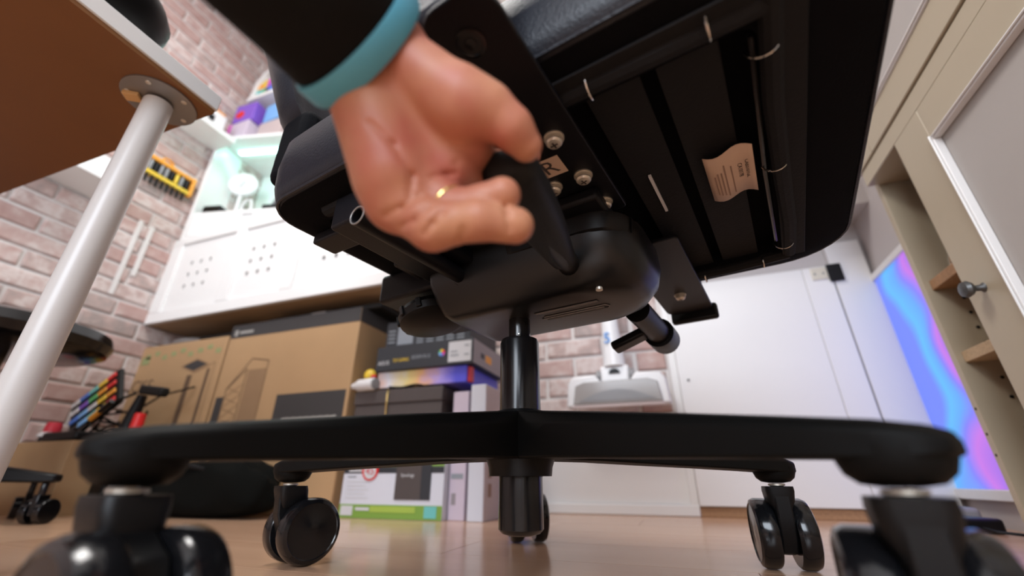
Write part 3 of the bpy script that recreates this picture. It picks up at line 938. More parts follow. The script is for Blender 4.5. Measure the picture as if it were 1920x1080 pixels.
lines(t, 'pale_text', [((a + .018, .10 - .011 * q), (a + .10 - .012 * (q % 2), .10 - .011 * q)) for q in range(5)], f, .003, 'lettering')
patch(t, 'box_brown', a + .195, b - .075, .052, .184, f - .0016, 'picture_front', label='picture of a dark storage device')
patch(t, 'box_black', b - .0745, b - .042, .052, .184, f - .0016, 'picture_side')
text('Synology', .013, 'pale_text', t, T(a + .236, f - .003, .118) @ FRONT)
bd = MB(T(a + .10, f - .0016, .133) @ RX(90)).lathe([(.030, 0), (.030, .001)], 28).build('badge', 'red', t)
MB(T(a + .10, f - .003, .130) @ RX(90)).lathe([(.022, 0), (.022, .0006)], 28).build('badge_centre', 'pale_text', t)
text('45', .032, 'red_soft', t, T(a + .10, f - .0038, .130) @ FRONT)
# the dark brown gift boxes stacked on it
t, a, b, f, k, H = carton('gift_box', 'dark brown box, lower of two, with gold cord', -1.005, -.672, 1.20, 1.46, .1855, .335, 'box_brown', bev=.003)
t, a, b, f, k, H = carton('gift_box', 'dark brown lid box, upper of two, with gold cord', -1.008, -.669, 1.195, 1.465, .3352, .380, 'box_brown', bev=.003)
tag(MB().tube([(-.873, 1.193, .380), (-.873, 1.1905, .36), (-.874, 1.1925, .33), (-.875, 1.196, .30), (-.874, 1.1955, .25)], .0028, 7).build('gold_cord', 'gold'),
    'gold cord hanging down the dark brown boxes', 'cord')
gc = thing('cable', 'black cable lying under the colourful box on the brown one', 'cable', (-.80, 1.215, .3805))
MB().tube([(-.10, 0, .018), (-.07, -.01, .008), (-.03, -.012, .004), (.02, -.008, .012), (.07, -.005, .008), (.11, .01, .004)], .004, 8).build('wire', 'black_plastic', gc)
gradient_print('print_box', [(0.05, (.75, .45, .35)), (.25, (.72, .72, .80)), (.42, (.75, .62, .25)), (.6, (.80, .45, .22)), (.75, (.45, .35, .80)), (.95, (.10, .10, .70))], 2.7, (.45, 0, 0))
t, a, b, f, k, H = carton('thin_box', 'thin colourful box, orange to blue, under the black box', -.93, -.592, 1.205, 1.47, .388, .443, 'print_box', bev=.002)
MB().box(b + .0002, b + .012, f + .006, f + .03, .002, .05).build('end_flap', 'red_soft', t, bevel=.001)
# black motherboard box on top
t, a, b, f, k, H = carton('motherboard_box', 'black box with yellow lettering and white sticker on stack', -.935, -.566, 1.19, 1.47, .4435, .528, 'box_black', bev=.0015)
text('ASUS', .020, 'pale_text', t, T(a + .032, f - .0006, .026) @ FRONT)
text('TUF GAMING', .017, 'yellow', t, T(a + .100, f - .0006, .032) @ FRONT, sx=.62)
text('B550M-PLUS', .018, 'grey_text', t, T(a + .178, f - .0006, .037) @ FRONT, sx=.75)
for q, cl in enumerate(('red', 'yellow', 'green', 'light_blue', 'blue', 'magenta')):
    pts = [(0, 0)] + [(.012 * math.cos(R(60 * q + 12 * s)), .012 * math.sin(R(60 * q + 12 * s))) for s in range(6)]
    MB(T(a + .256, f - .0002, .043) @ RX(90)).prism(pts, 0, .0005).build('logo', cl, t, smooth=0)
patch(t, 'pale_text', b - .088, b - .006, .008, .076, f - .0006, 'sticker', label='white sticker')
lines(t, 'grey_text', [((b - .08, .03), (b - .05, .03)), ((b - .08, .042), (b - .055, .042)), ((b - .03, .03), (b - .014, .03)), ((b - .03, .06), (b - .014, .06))], f - .0016, .004, 'lettering')
MB().box(b + .0001, b + .0008, f + .003, k - .003, .003, H - .003).build('end_face', 'box_grey', t, smooth=0)
MB().box(b + .0009, b + .0012, f + .10, f + .15, .025, .05).build('logo', 'orange', t, smooth=0)
MB().box(b + .0009, b + .0012, f + .06, f + .09, .03, .048).build('logo', 'box_black', t, smooth=0)
# another one set back on it, its printed face seen above
t, a, b, f, k, H = carton('motherboard_box', 'black box with rows of printed specifications, topmost of stack', -.94, -.60, 1.235, 1.47, .5285, .635, 'box_black', bev=.0015)
patch(t, 'grey_text', a + .05, a + .115, .018, .085, f, 'picture')
for q in range(5):
    lines(t, 'grey_text', [((a + .13 + .04 * q, .02 + .011 * s), (a + .158 + .04 * q, .02 + .011 * s)) for s in range(6)], f, .005, 'lettering')
lines(t, 'grey_text', [((a + .01, .03 + .014 * s), (a + .04, .03 + .014 * s)) for s in range(4)], f, .005, 'lettering')
sp = thing('camera_gadget', 'small black camera-like gadget on top of the topmost black box', 'gadget', (-.86, 1.33, .6355))
MB().box(-.04, .04, -.03, .03, 0, .05).build('body', 'black_plastic', sp, bevel=.006)
MB(T(0, -.0302, .026) @ RX(90)).lathe([(.017, 0), (.017, .01), (.012, .012)], 20).build('lens', 'dull_metal', sp)
# white slim boxes standing beside them
t, a, b, f, k, H = carton('slim_box', 'lilac slim box standing between green box and white box', -.634, -.580, 1.215, 1.42, 0, .36, 'box_lilac', bev=.002, rz=-3)
patch(t, 'grey_text', a + .006, b - .008, .108, .122, f, 'lettering')
patch(t, 'box_grey', a + .01, a + .024, .04, .07, f, 'print')
t, a, b, f, k, H = carton('slim_box', 'tall white slim box with grey side by the gas lift', -.571, -.522, 1.20, 1.42, 0, .375, 'box_white', bev=.002)
MB().box(b + .0001, b + .0009, f + .002, k - .002, .002, H - .002).build('end_face', 'box_side', t, smooth=0)
for z_ in (.06, .11, .26):
    MB().box(b + .001, b + .0014, f + .03, f + .055, z_, z_ + .035).build('print', 'ink_soft', t, smooth=0)
t, a, b, f, k, H = carton('slim_box', 'blue box leaning behind the white slim box', -.515, -.48, 1.38, 1.48, 0, .125, 'blue', bev=.002)
# duck and white bottle
du = thing('rubber_duck', 'small yellow rubber duck with red beak on brown box edge', 'toy', (-.990, 1.236, .3805), 0)
MB().ball((0, 0, .022), .024, 1.1, .75, .9, 16).build('body', 'yellow', du)
MB().ball((.004, -.004, .062), .023, 1, .8, 1, 16).build('head', 'yellow', du)
MB().ball((.026, -.012, .056), .010, 1.3, .9, .7, 10).build('beak', 'red', du)
wb = thing('white_bottle', 'white bottle lying on its side in front of the duck', 'bottle', (-.965, 1.193, .3805), -8)
MB(T(-.05, 0, .021) @ RY(90)).lathe([(.010, -.012), (.012, 0), (.021, .02), (.021, .085), (.018, .088)], 20).build('body', 'white_plastic', wb)
MB(T(-.05, 0, .021) @ RY(90)).lathe([(.016, .0885), (.018, .0895), (.018, .095), (.012, .096)], 20).build('cap', 'grey_plastic', wb)

# ================================================================ VACUUM hanging on the back wall
vc = thing('stick_vacuum', 'white stick vacuum with wide floor head against the brick wall', 'vacuum', (-.165, 1.555, 0))
# head: local y towards the viewer is negative
sec = [(-.176, .02), (.176, .02), (.168, .105), (.150, .128), (.07, .132), (.045, .098), (-.045, .098), (-.07, .132), (-.150, .128), (-.168, .105)]
sec = [(x, z + .315) for x, z in sec]
MB(RX(90)).prism([(x, z) for x, z in sec], .005, .055).build('floor_head', 'white_plastic', vc, bevel=.008, seg=3)
win = [(-.150, .343), (.150, .343), (.140, .408), (.11, .420), (-.11, .420), (-.140, .408)]
wo = MB(RX(90)).prism(win, .0555, .062).build('window', 'window_grey', vc, bevel=.003, label='clear grey brush window')
arc = [(-.13, .352)] + [(-.13 + .26 * s / 10, .352 + .038 * math.sin(math.pi * s / 10)) for s in range(11)] + [(.13, .352)]
MB(RX(90)).prism(arc[1:-1], .0622, .064).build('brush_roll', 'grey_plastic', wo)
MB(RX(90)).prism([(-.155, .330), (.155, .330), (.155, .341), (-.155, .341)], .0555, .064).build('bumper', 'box_side', vc, bevel=.002)
MB().box(-.05, .05, -.05, -.006, .4135, .475).build('joint_block', 'white_plastic', vc, bevel=.008, seg=3)
MB(RX(90)).prism([(.02 * math.cos(R(s)), .445 + .018 * math.sin(R(s))) for s in range(0, 181, 15)], .0505, .054).build('joint_arch', 'black_plastic', vc)
for s in (-1, 1):
    MB().cyl((s * .0505, -.028, .44), (s * .064, -.028, .44), .024, n=22).build('wheel', 'grey_plastic', vc)
MB().tube([(0, -.03, .472), (0, -.03, .54), (-.002, -.03, .62), (-.006, -.03, 1.0)], [.040, .036, .031, .024], 24).build('tube', 'white_plastic', vc)
text('5', .055, 'blue_mark', vc, T(-.012, -.0665, .570) @ FRONT, 'logo', .002)
MB().box(-.05, .05, -.07, .0, 1.0, 1.25).build('motor_body', 'white_plastic', vc, bevel=.02, seg=4)
MB().tube([(0, -.035, 1.24), (0, -.05, 1.30), (0, -.12, 1.30), (0, -.13, 1.22), (0, -.065, 1.14)], .014, 12).build('handle', 'grey_plastic', vc)
MB().box(-.04, .04, .0005, .054, 1.02, 1.14).build('wall_dock', 'white_plastic', vc, bevel=.004)
tag(MB().tube([(.265 + .035, .80, .0008), (.35, .815, .0008), (.42, .80, .0008), (.50, .83, .0008)], .0006, 6).build('thread', 'black_matte'), 'thin dark thread lying on the floor by a caster', 'thread')

# ================================================================ THE GAMING CHAIR (local x = front of the seat, y = its left side, z up)
ch = thing('gaming_chair', 'black gaming chair seen from below, on a five-armed wheeled base', 'chair', (-.1719, .5014, 0), -12)
# --- five-star base
MB().lathe([(.026, .109), (.036, .109), (.037, .118), (.041, .13), (.043, .165), (.036, .178), (.027, .181)], 32).build('hub', 'black_plastic', ch)
for k in range(5):
    a = R(118 + 72 * k)
    ca, sa = math.cos(a), math.sin(a)
    rings = []
    for r_, zb, zt, hw, ht in ((.030, .126, .178, .030, .024), (.09, .125, .170, .029, .023), (.16, .122, .161, .027, .021), (.24, .119, .150, .025, .020), (.31, .116, .140, .025, .020),
                               (.35, .114, .134, .025, .020), (.368, .114, .130, .019, .014), (.377, .116, .126, .010, .006)):
        mid = zb + (zt - zb) * .72
        prof = ((-hw, zb), (hw, zb), (hw, mid), (ht, zt - .002), (ht * .5, zt), (-ht * .5, zt), (-ht, zt - .002), (-hw, mid))
        rings.append([(r_ * ca - s * sa, r_ * sa + s * ca, z) for s, z in prof])
    arm = MB().loft(rings).build('base_arm', 'base_plastic', ch, bevel=.002, smooth=50)
    MB(T(.35 * ca, .35 * sa, 0)).lathe([(.008, .1015), (.017, .1030), (.0225, .1075), (.025, .1140), (.025, .1215)], 20).build('socket', 'base_plastic', arm)
# --- gas lift
gl = MB().lathe([(.014, .050), (.021, .052), (.025, .056), (.025, .266), (.0235, .2705), (.015, .2708)], 36).build('gas_lift', 'black_metal', ch)
MB().lathe([(.0142, .2710), (.0142, .302)], 28).build('piston', 'black_gloss', gl)
MB().cyl((0.012, -.0215, .2712), (.012, -.0215, .272), .002, n=8).build('valve_pin', 'chrome', gl)
# --- casters: local x = trail, y = axle
def mring_(x0, x1, hw, z, r):
    return [(x, y, z) for x, y in rrect(x0, x1, -hw, hw, r, 4)]
def caster(ang, trail):
    cx, cy = .35 * math.cos(R(ang)), .35 * math.sin(R(ang))
    e = bpy.data.objects.new('caster', None)
    C.objects.link(e)
    e.parent = ch
    e.location = (cx, cy, 0)
    e.rotation_euler = (0, 0, R(trail))
    MB().lathe([(.0055, .085), (.0055, .1012)], 14).build('stem', 'chrome', e)
    MB().lathe([(.007, .0975), (.010, .0985), (.010, .1005), (.007, .1010)], 14).build('collar', 'steel', e)
    # body between the wheels: neck plus a plate that ends above the floor
    prof = [(-.017, .097), (.017, .097), (.021, .082), (.045, .070), (.056, .048), (.050, .026), (.030, .016), (.008, .020), (-.004, .036), (-.013, .062)]
    MB(RX(90)).prism(prof, -.0092, .0092).build('body', 'black_plastic', e, bevel=.002)
    MB().loft([mring_(-.018, .020, .0165, .0975, .008), mring_(-.0175, .022, .0168, .092, .008), mring_(-.014, .024, .0150, .080, .007), mring_(-.010, .022, .0100, .070, .005)]).build('neck', 'black_plastic', e)
    for s in (-1, 1):
        Mw = T(.028, s * .0102, .0415) @ RX(-90 * s)
        wv = MB(Mw).lathe([(.012, 0), (.038, .0), (.0405, .0025), (.0412, .006), (.0412, .0175), (.039, .022), (.0345, .0240), (.0335, .0228), (.012, .0228), (.010, .0232), (.0001, .0234)], 40)
        wh = wv.build('wheel', 'black_gloss', e)
    return e
F0 = 32  # a direction d degrees in the viewer's floor frame is d + 32 here
for ang, tr in ((118, 100), (190, 49), (262, -28), (334, 60), (46, 72)):
    caster(ang, tr + F0)

# --- seat cushion
def ring(b0, b1, a0, a1, ins, z, rf, rr):
    return [(x, y, z) for x, y in rrect(b0 + ins, b1 - ins, a0 + ins, a1 - ins, (max(.01, rf - ins), max(.01, rr - ins), max(.01, rr - ins), max(.01, rf - ins)), 7)]
SB = (-.218, .402, -.258, .248)
seat_r = [ring(*SB, i, z, .085, .05) for i, z in ((.020, .4035), (.010, .4045), (.002, .4095), (-.003, .425), (-.005, .455), (-.002, .490), (.012, .518), (.04, .533), (.10, .537))]
MB().loft(seat_r, cap=False).add(seat_r[-1], [tuple(range(len(seat_r[-1])))]).build('seat_cushion', 'leather', ch, smooth=60)
pip = [Vector(p) for p in ring(*SB, .0045, .4062, .085, .05)]
MB().tube(pip, .0022, 6, closed=True).build('piping', 'leather', ch)
us_r = [ring(-.165, .316, -.198, .195, 0, .428, .012, .012), ring(-.165, .316, -.198, .195, 0, .4015, .012, .012), ring(*SB, .030, .3995, .085, .05), ring(*SB, .0085, .4033, .085, .05)]
MB().loft(us_r, cap=False).build('seat_underside', 'fabric', ch, smooth=40, label='black cloth cover under the seat')
MB().box(-.166, .317, -.199, .196, .426, .430).build('seat_board', 'fabric', ch, smooth=0)
# fabric sleeves around the frame wires, with hog rings
slv = [((.326, -.225, .400), (.323, -.12, .398), (.326, .0, .398), (.330, .1, .398), (.329, .195, .400)),
       ((.326, -.212, .400), (.25, -.214, .398), (.18, -.214, .399), (.165, -.212, .400)),
       ((.19, .207, .400), (.25, .206, .399), (.328, .200, .400)),
       ((-.14, -.214, .400), (-.05, -.214, .399), (.06, -.214, .400))]
for s in slv:
    MB().tube(s, .0085, 10).build('frame_sleeve', 'fabric_strap', ch)
MB().tube([(.312, -.19, .4005), (.3105, -.02, .3975), (.3145, .15, .400)], .0025, 8).build('frame_wire', 'black_metal', ch)
MB().box(.320, .347, -.225, .20, .3955, .3988).build('hem', 'fabric_strap', ch, bevel=.001)
MB().box(.16, .318, -.232, -.205, .3955, .3988).build('hem', 'fabric_strap', ch, bevel=.001)
for (x, y, d) in ((.318, -.179, 90), (.320, -.03, 90), (.323, .155, 90), (.286, -.216, 0), (.196, -.213, 0), (.295, .205, 0), (.215, .212, 0)):
    pts = [Vector((x, y, .3985)) + (RZ(d - 90) @ Vector((.0115 * math.cos(R(t)), 0, .0115 * math.sin(R(t))))) for t in range(175, 366, 19)]
    MB().tube(pts, .0009, 6).build('hog_ring', 'chrome', ch)
# webbing straps across the opening
for x0, x1 in ((.185, .232), (.245, .292), (.02, .07)):
    MB().box(x0, x1, -.197, .194, .4085, .4105).build('strap', 'fabric_strap', ch, bevel=.0005)
# care label, waved paper
rows = []
for i in range(9):
    a_ = -.070 + .083 * i / 8
    rows.append(a_)
lab = MB()
NX, NY = 10, 3
V_, F_ = [], []
for i in range(NX + 1):
    for j in range(NY + 1):
        x = .2585 + .0445 * i / NX
        y = -.070 + .0830 * j / NY
        wv_ = .0022 * math.sin(i / NX * 6.0 + .6) 
        V_.append((x, y + wv_ * 1.2, .4015 - .0035 * (i / NX) - .003 * math.sin(i / NX * 6.0)))
for i in range(NX):
    for j in range(NY):
        q = i * (NY + 1) + j
        F_.append((q, q + 1, q + NY + 2, q + NY + 1))
lab.add(V_, F_)
lo = lab.build('care_label', 'paper', ch, label='pale paper care label')
sm = lo.modifiers.new('thick', 'SOLIDIFY')
sm.thickness = .0003
DOWN = RX(180)
def on_label(i):
    return .4015 - .0035 * i - .003 * math.sin(i * 6.0) - .0006
for i, s in ((.86, 'CAB5101GL'), (.70, 'CA1017B')):
    text(s, .0062, 'ink', lo, T(.2585 + .0445 * i, -.030, on_label(i)) @ DOWN @ RZ(-90), extrude=.0001)
for i, l0, l1 in ((.52, -.045, .005), (.38, -.052, .006), (.30, -.04, .003), (.22, -.04, .002), (.15, -.035, .0)):
    MB().box(.2585 + .0445 * i - .0006, .2585 + .0445 * i + .0006, l0, l1, on_label(i) - .0002, on_label(i)).build('print_line', 'ink_soft', lo, smooth=0)
MB().box(.2035, .2065, -.064, .012, .4050, .4080).build('metal_strip', 'pale_text', ch, label='thin pale metal strip')

# --- armrest brackets and armrests
def bracket(s):
    """s=-1 right side (near), s=+1 left side (far)"""
    if s < 0:
        pts = rrect(-.332, -.048, .112, .173, (.006, .022, .022, .006), 5)
    else:
        pts = rrect(.05, .340, .128, .206, (.018, .006, .006, .018), 5)
    poly = [(y, x) for x, y in pts]
    br = MB().prism(poly, .388, .3935).build('arm_bracket', 'black_steel', ch, bevel=.0012)
    return br
brR = bracket(-1)
brL = bracket(1)
def bolt(x, y, z, par, r=.0085, m='steel'):
    e = MB(T(x, y, z) @ RX(180))
    e.lathe([(r * 1.12, 0), (r * 1.12, .0014), (r * .6, .0014)], 24)
    e.lathe([(r * .98, .0015), (r * .98, .0036), (r * .6, .0036)], 24)
    e.lathe([(r * .86, .0037), (r * .90, .0042), (r * .90, .0062), (r * .74, .0080), (r * .45, .0090), (.0001, .0092)], 24)
    o = e.build('bolt', m, par, smooth=30)
    c_ = MB(T(x, y, z) @ RX(180) @ RZ(random.uniform(0, 90)))
    c_.box(-r * .42, r * .42, -.0007, .0007, .0088, .0095).box(-.0007, .0007, -r * .42, r * .42, .0088, .0095)
    c_.build('cross_slot', 'ink', o, smooth=0)
for x, y in ((.150, -.187), (.152, -.125), (.118, -.124), (.154, -.071)):
    bolt(x, y, .388, brR)
# far bracket bolt
bolt(.168, .245, .388, brL)
MB(T(.141, -.300, .388) @ RX(180)).lathe([(.0115, 0), (.0115, .0012), (.009, .0014), (.0085, .0006), (.005, .0006), (.0045, .0016), (.0001, .0018)], 24).build('cap_screw', 'black_gloss', brR)
st_ = MB().box(.114, .1425, -.166, -.140, .3872, .3878, M=T(0, 0, 0)).build('sticker', 'paper', brR, smooth=0, label='pale sticker with the letter R')
text('R', .027, 'ink', st_, T(.1283, -.153, .3869) @ DOWN @ RZ(4), extrude=.0001)
for s, xm in ((-1, .133), (1, .167)):
    yo = s * .318
    po = MB().box(xm - .030, xm + .030, yo - .012, yo + .012, .394, .62).build('arm_post', 'leather', ch, bevel=.008, seg=3)
    MB().box(xm - .12, xm + .13, yo - .045, yo + .045, .6205, .655).build('arm_pad', 'black_matte', ch, bevel=.014, seg=4)
MB().box(.130, .212, .343, .358, .372, .402).build('bracket_cap', 'black_plastic', brL, bevel=.005)

# --- tilt mechanism
MB().box(-.14, .158, -.105, .105, .372, .3875).build('mechanism_plate', 'black_steel', ch, bevel=.004)
def mring(b0, b1, a0, a1, z, r):
    return [(x, y, z) for x, y in rrect(b0, b1, a0, a1, r, 7)]
shr = [mring(-.075, .125, -.045, .062, .2985, (.04, .01, .01, .04)), mring(-.082, .150, -.052, .070, .3005, (.05, .012, .012, .05)), mring(-.088, .166, -.058, .076, .306, (.055, .012, .012, .055)),
       mring(-.095, .178, -.068, .086, .322, (.06, .014, .014, .06)), mring(-.10, .182, -.078, .094, .345, (.06, .014, .014, .06)), mring(-.10, .180, -.082, .097, .3715, (.06, .014, .014, .06))]
sd = MB().loft(shr).build('mechanism_housing', 'housing_plastic', ch, smooth=50)
for y0, y1 in ((.008, .013), (-.014, -.008)):
    MB().box(.03, .115, y0, y1, .2976, .2984).build('groove', 'black_gloss', sd, bevel=.0003)
fr_ = MB()
fr_.tube([(.035, .0045, .2978), (.118, .0045, .2978), (.122, .010, .2978), (.118, .0155, .2978), (.035, .0155, .2978)], .0007, 6)
fr_.build('slot_rim', 'dull_metal', sd)
MB().cyl((.128, -.040, .3005), (.128, -.040, .2975), .004, n=14).build('housing_screw', 'steel', sd)
# upper housing step on the near side, with a bright screw
up = [mring(.02, .168, -.074, .0, .349, (.02, .02, .02, .04)), mring(.015, .174, -.081, -.03, .353, (.02, .02, .025, .045)), mring(.012, .176, -.084, -.03, .3718, (.02, .02, .025, .045))]
uh = MB().loft(up).build('side_housing', 'black_plastic', ch, smooth=50)
bolt(.142, -.020, .3495, uh, .005)
# rear hinge bracket and the tension knob under it
MB().box(-.222, -.098, -.055, .13, .352, .3990).build('rear_bracket', 'black_steel', ch, bevel=.006)
kn = MB(T(-.135, -.025, .335) @ RY(-14) @ RX(180)).lathe([(.020, -.012), (.024, .0), (.046, .004), (.050, .012), (.048, .022), (.036, .028), (.0001, .030)], 40).build('tension_knob', 'black_plastic', ch)
for q in range(10):
    MB(T(-.135, -.025, .335) @ RY(-14) @ RX(180) @ RZ(36 * q)).box(.0485, .052, -.004, .004, .006, .020).build('grip_rib', 'black_plastic', kn, bevel=.001)
# cross tube with open end on the near side
tb = MB()
n_ = 20
outer, inner = .0105, .0075
P0, P1 = Vector((-.045, -.238, .345)), Vector((-.045, -.06, .347))
qq = (P1 - P0).to_track_quat('Z', 'Y')
rg = []
for p, r_ in ((P1, outer), (P0, outer), (P0, inner), (P0 + (P1 - P0) * .4, inner)):
    rg.append([p + qq @ Vector((r_ * math.cos(2 * math.pi * k / n_), r_ * math.sin(2 * math.pi * k / n_), 0)) for k in range(n_)])
tb.loft(rg, cap=True)
tu = tb.build('cross_tube', 'black_steel', ch)
MB().tube([tuple(P0 + qq @ Vector((outer * .93 * math.cos(2 * math.pi * k / n_), outer * .93 * math.sin(2 * math.pi * k / n_), 0))) for k in range(n_)], .0010, 6, closed=True).build('tube_rim', 'dull_metal', tu)
MB().box(-.11, -.02, -.225, -.05, .357, .3985).build('side_rail', 'black_steel', ch, bevel=.004)
MB().box(-.20, .10, -.19, -.155, .384, .3993).build('seat_rail', 'black_steel', ch, bevel=.003)
MB().tube([(-.045, -.065, .347), (-.06, -.045, .338), (-.09, -.03, .330)], [.016, .017, .015], 14).build('tube_elbow', 'black_plastic', ch)
# --- the lever the hand holds
lv = MB().tube([(.098, -.030, .330), (.103, -.060, .326), (.117, -.115, .314), (.128, -.165, .307)], [.013, .0125, .0125, .013], 16).build('recline_lever', 'black_plastic', ch)
gr = []
ax0, ax1 = Vector((.110, -.092, .318)), Vector((.155, -.278, .2905))
dv_ = (ax1 - ax0).normalized()
sx_ = dv_.cross(Vector((0, 0, 1))).normalized()
uz_ = sx_.cross(dv_)
for t_, hw, hh in ((0, .0128, .011), (.15, .0150, .0120), (.45, .0195, .0135), (.75, .0215, .0145), (.93, .0205, .014), (.985, .017, .011), (1.0, .011, .006)):
    p = ax0 + (ax1 - ax0) * t_
    gr.append([tuple(p + sx_ * (hw * math.copysign(abs(math.cos(q)) ** .6, math.cos(q))) + uz_ * (hh * math.copysign(abs(math.sin(q)) ** .7, math.sin(q)))) for q in [2 * math.pi * k / 24 for k in range(24)]])
MB().loft(gr).build('lever_grip', 'black_matte', lv, smooth=60)
MB().lathe([(.020, 0), (.021, .003), (.021, .014), (.016, .018)], 22, M=T(.098, -.034, .335) @ RX(75)).build('lever_boss', 'black_plastic', lv)
# --- height lever on the far side
hl = MB().tube([(.132, .094, .318), (.132, .16, .318), (.132, .205, .317)], .0175, 20).build('height_lever', 'black_plastic', ch)
MB().tube([(.132, .2055, .317), (.132, .250, .316), (.132, .257, .316)], [.0235, .0235, .019], 24).build('lever_knob', 'black_plastic', hl)
MB().box(-.056, -.002, -.015, .015, -.008, .006, M=T(.122, .172, .311) @ RY(-20) @ RZ(4)).build('lever_fin', 'black_plastic', hl, bevel=.004)
# --- backrest
bk = []
for z, bc, hw, th in ((.575, -.265, .20, .024), (.582, -.267, .230, .036), (.605, -.272, .246, .046), (.66, -.283, .262, .052), (.80, -.345, .275, .055), (1.0, -.40, .285, .055), (1.15, -.44, .25, .052), (1.25, -.465, .16, .045), (1.28, -.472, .10, .03)):
    bk.append([(bc + th * math.copysign(abs(math.sin(q)) ** .6, math.sin(q)) + .035 * abs(math.cos(q)) ** 6, -.005 + hw * math.copysign(abs(math.cos(q)) ** .55, math.cos(q)), z) for q in [2 * math.pi * k / 36 for k in range(36)]])
MB().loft(bk).build('backrest', 'leather', ch, smooth=60)
MB().box(-.268, -.200, -.238, .228, .475, .590).build('backrest_gusset', 'fabric', ch, bevel=.015, seg=3)
# ================================================================ THE HAND ON THE LEVER
# skeleton of the hand in metres: (start, radius, end, radius) for every bone
BONES = {
    'palm': [((-0.1528, 0.1404, 0.3326), 0.0215, (-0.1366, 0.1733, 0.2577), 0.0185), ((-0.1502, 0.145, 0.3396), 0.0205, (-0.1241, 0.181, 0.2704), 0.0185), ((-0.1445, 0.1473, 0.3488), 0.0205, (-0.1125, 0.187, 0.286), 0.0185), ((-0.1372, 0.1452, 0.3538), 0.0205, (-0.0998, 0.1857, 0.303), 0.0175), ((-0.1292, 0.1401, 0.3413), 0.02, (-0.0893, 0.1621, 0.3066), 0.0195), ((-0.1453, 0.1435, 0.3173), 0.019, (-0.1362, 0.1623, 0.2685), 0.0205), ((-0.1528, 0.1404, 0.3326), 0.0215, (-0.1327, 0.1396, 0.3495), 0.0215), ((-0.1478, 0.1421, 0.3376), 0.0215, (-0.1488, 0.1288, 0.3402), 0.024), ((-0.1367, 0.141, 0.3483), 0.0215, (-0.1388, 0.1276, 0.3502), 0.024)],
    'thumb': [((-0.0889, 0.1609, 0.3095), 0.0175, (-0.075, 0.1674, 0.3041), 0.014), ((-0.075, 0.1674, 0.3041), 0.014, (-0.0649, 0.1766, 0.2951), 0.012), ((-0.0649, 0.1766, 0.2951), 0.012, (-0.0593, 0.1873, 0.2892), 0.01)],
    'pinky': [((-0.1366, 0.1733, 0.2577), 0.017, (-0.1125, 0.177, 0.2369), 0.0138), ((-0.1125, 0.177, 0.2369), 0.0138, (-0.0857, 0.1798, 0.2366), 0.011), ((-0.0857, 0.1798, 0.2366), 0.011, (-0.0679, 0.192, 0.2369), 0.0106)],
    'ring': [((-0.1233, 0.18, 0.2682), 0.0165, (-0.1035, 0.1846, 0.2496), 0.0135), ((-0.1035, 0.1846, 0.2496), 0.0135, (-0.0876, 0.1858, 0.2518), 0.0112), ((-0.0876, 0.1858, 0.2518), 0.011, (-0.0735, 0.1858, 0.2551), 0.0106)],
    'middle': [((-0.1126, 0.1876, 0.2848), 0.0165, (-0.106, 0.2073, 0.2804), 0.013), ((-0.106, 0.2073, 0.2804), 0.013, (-0.0963, 0.2305, 0.2953), 0.0115), ((-0.0963, 0.2305, 0.2953), 0.0115, (-0.0834, 0.2386, 0.31), 0.01)],
    'index': [((-0.1008, 0.1876, 0.3032), 0.016, (-0.0993, 0.2125, 0.3062), 0.013), ((-0.0993, 0.2125, 0.3062), 0.013, (-0.0875, 0.2345, 0.3179), 0.0115), ((-0.0875, 0.2345, 0.3179), 0.0115, (-0.0752, 0.2428, 0.3341), 0.01)],
}
CREASES = [[(-0.1087, 0.1644, 0.2631), (-0.1022, 0.1654, 0.2659), (-0.0961, 0.1671, 0.267)], [(-0.0952, 0.1647, 0.2728), (-0.0901, 0.1657, 0.2745), (-0.0859, 0.1675, 0.2739)], [(-0.1362, 0.1647, 0.2418), (-0.1254, 0.1669, 0.2454), (-0.1165, 0.1672, 0.2515)], [(-0.128, 0.1705, 0.236), (-0.1194, 0.1726, 0.2383), (-0.1117, 0.1727, 0.2438)], [(-0.1147, 0.1775, 0.2316), (-0.1097, 0.1771, 0.2363), (-0.104, 0.1765, 0.2418)], [(-0.0704, 0.182, 0.2436), (-0.07, 0.1844, 0.239), (-0.0697, 0.188, 0.2317)], [(-0.0932, 0.1795, 0.2317), (-0.095, 0.1809, 0.2274)], [(-0.136, 0.1427, 0.2875), (-0.1255, 0.1512, 0.2778), (-0.1185, 0.1611, 0.2626), (-0.1211, 0.1658, 0.251)]]
PALM_N = np.array((-0.3112, 0.8551, 0.4147))     # direction the creases are pressed in

def seg_dist(Pn, a, b):
    a, b = np.array(a, np.float32), np.array(b, np.float32)
    ab_ = b - a
    t_ = np.clip(((Pn - a) @ ab_) / max(1e-9, float(ab_ @ ab_)), 0, 1)
    return np.linalg.norm(Pn - a - t_[..., None] * ab_, axis=-1), t_

def smin(a, b, k):
    h_ = np.clip(.5 + .5 * (b - a) / k, 0, 1)
    return b + (a - b) * h_ - k * h_ * (1 - h_)

def bones_sdf(Pn, lst, k):
    out = None
    for a, ra, b, rb_ in lst:
        d, t_ = seg_dist(Pn, a, b)
        d = d - (ra + (rb_ - ra) * t_)
        out = d if out is None else smin(out, d, k)
    return out

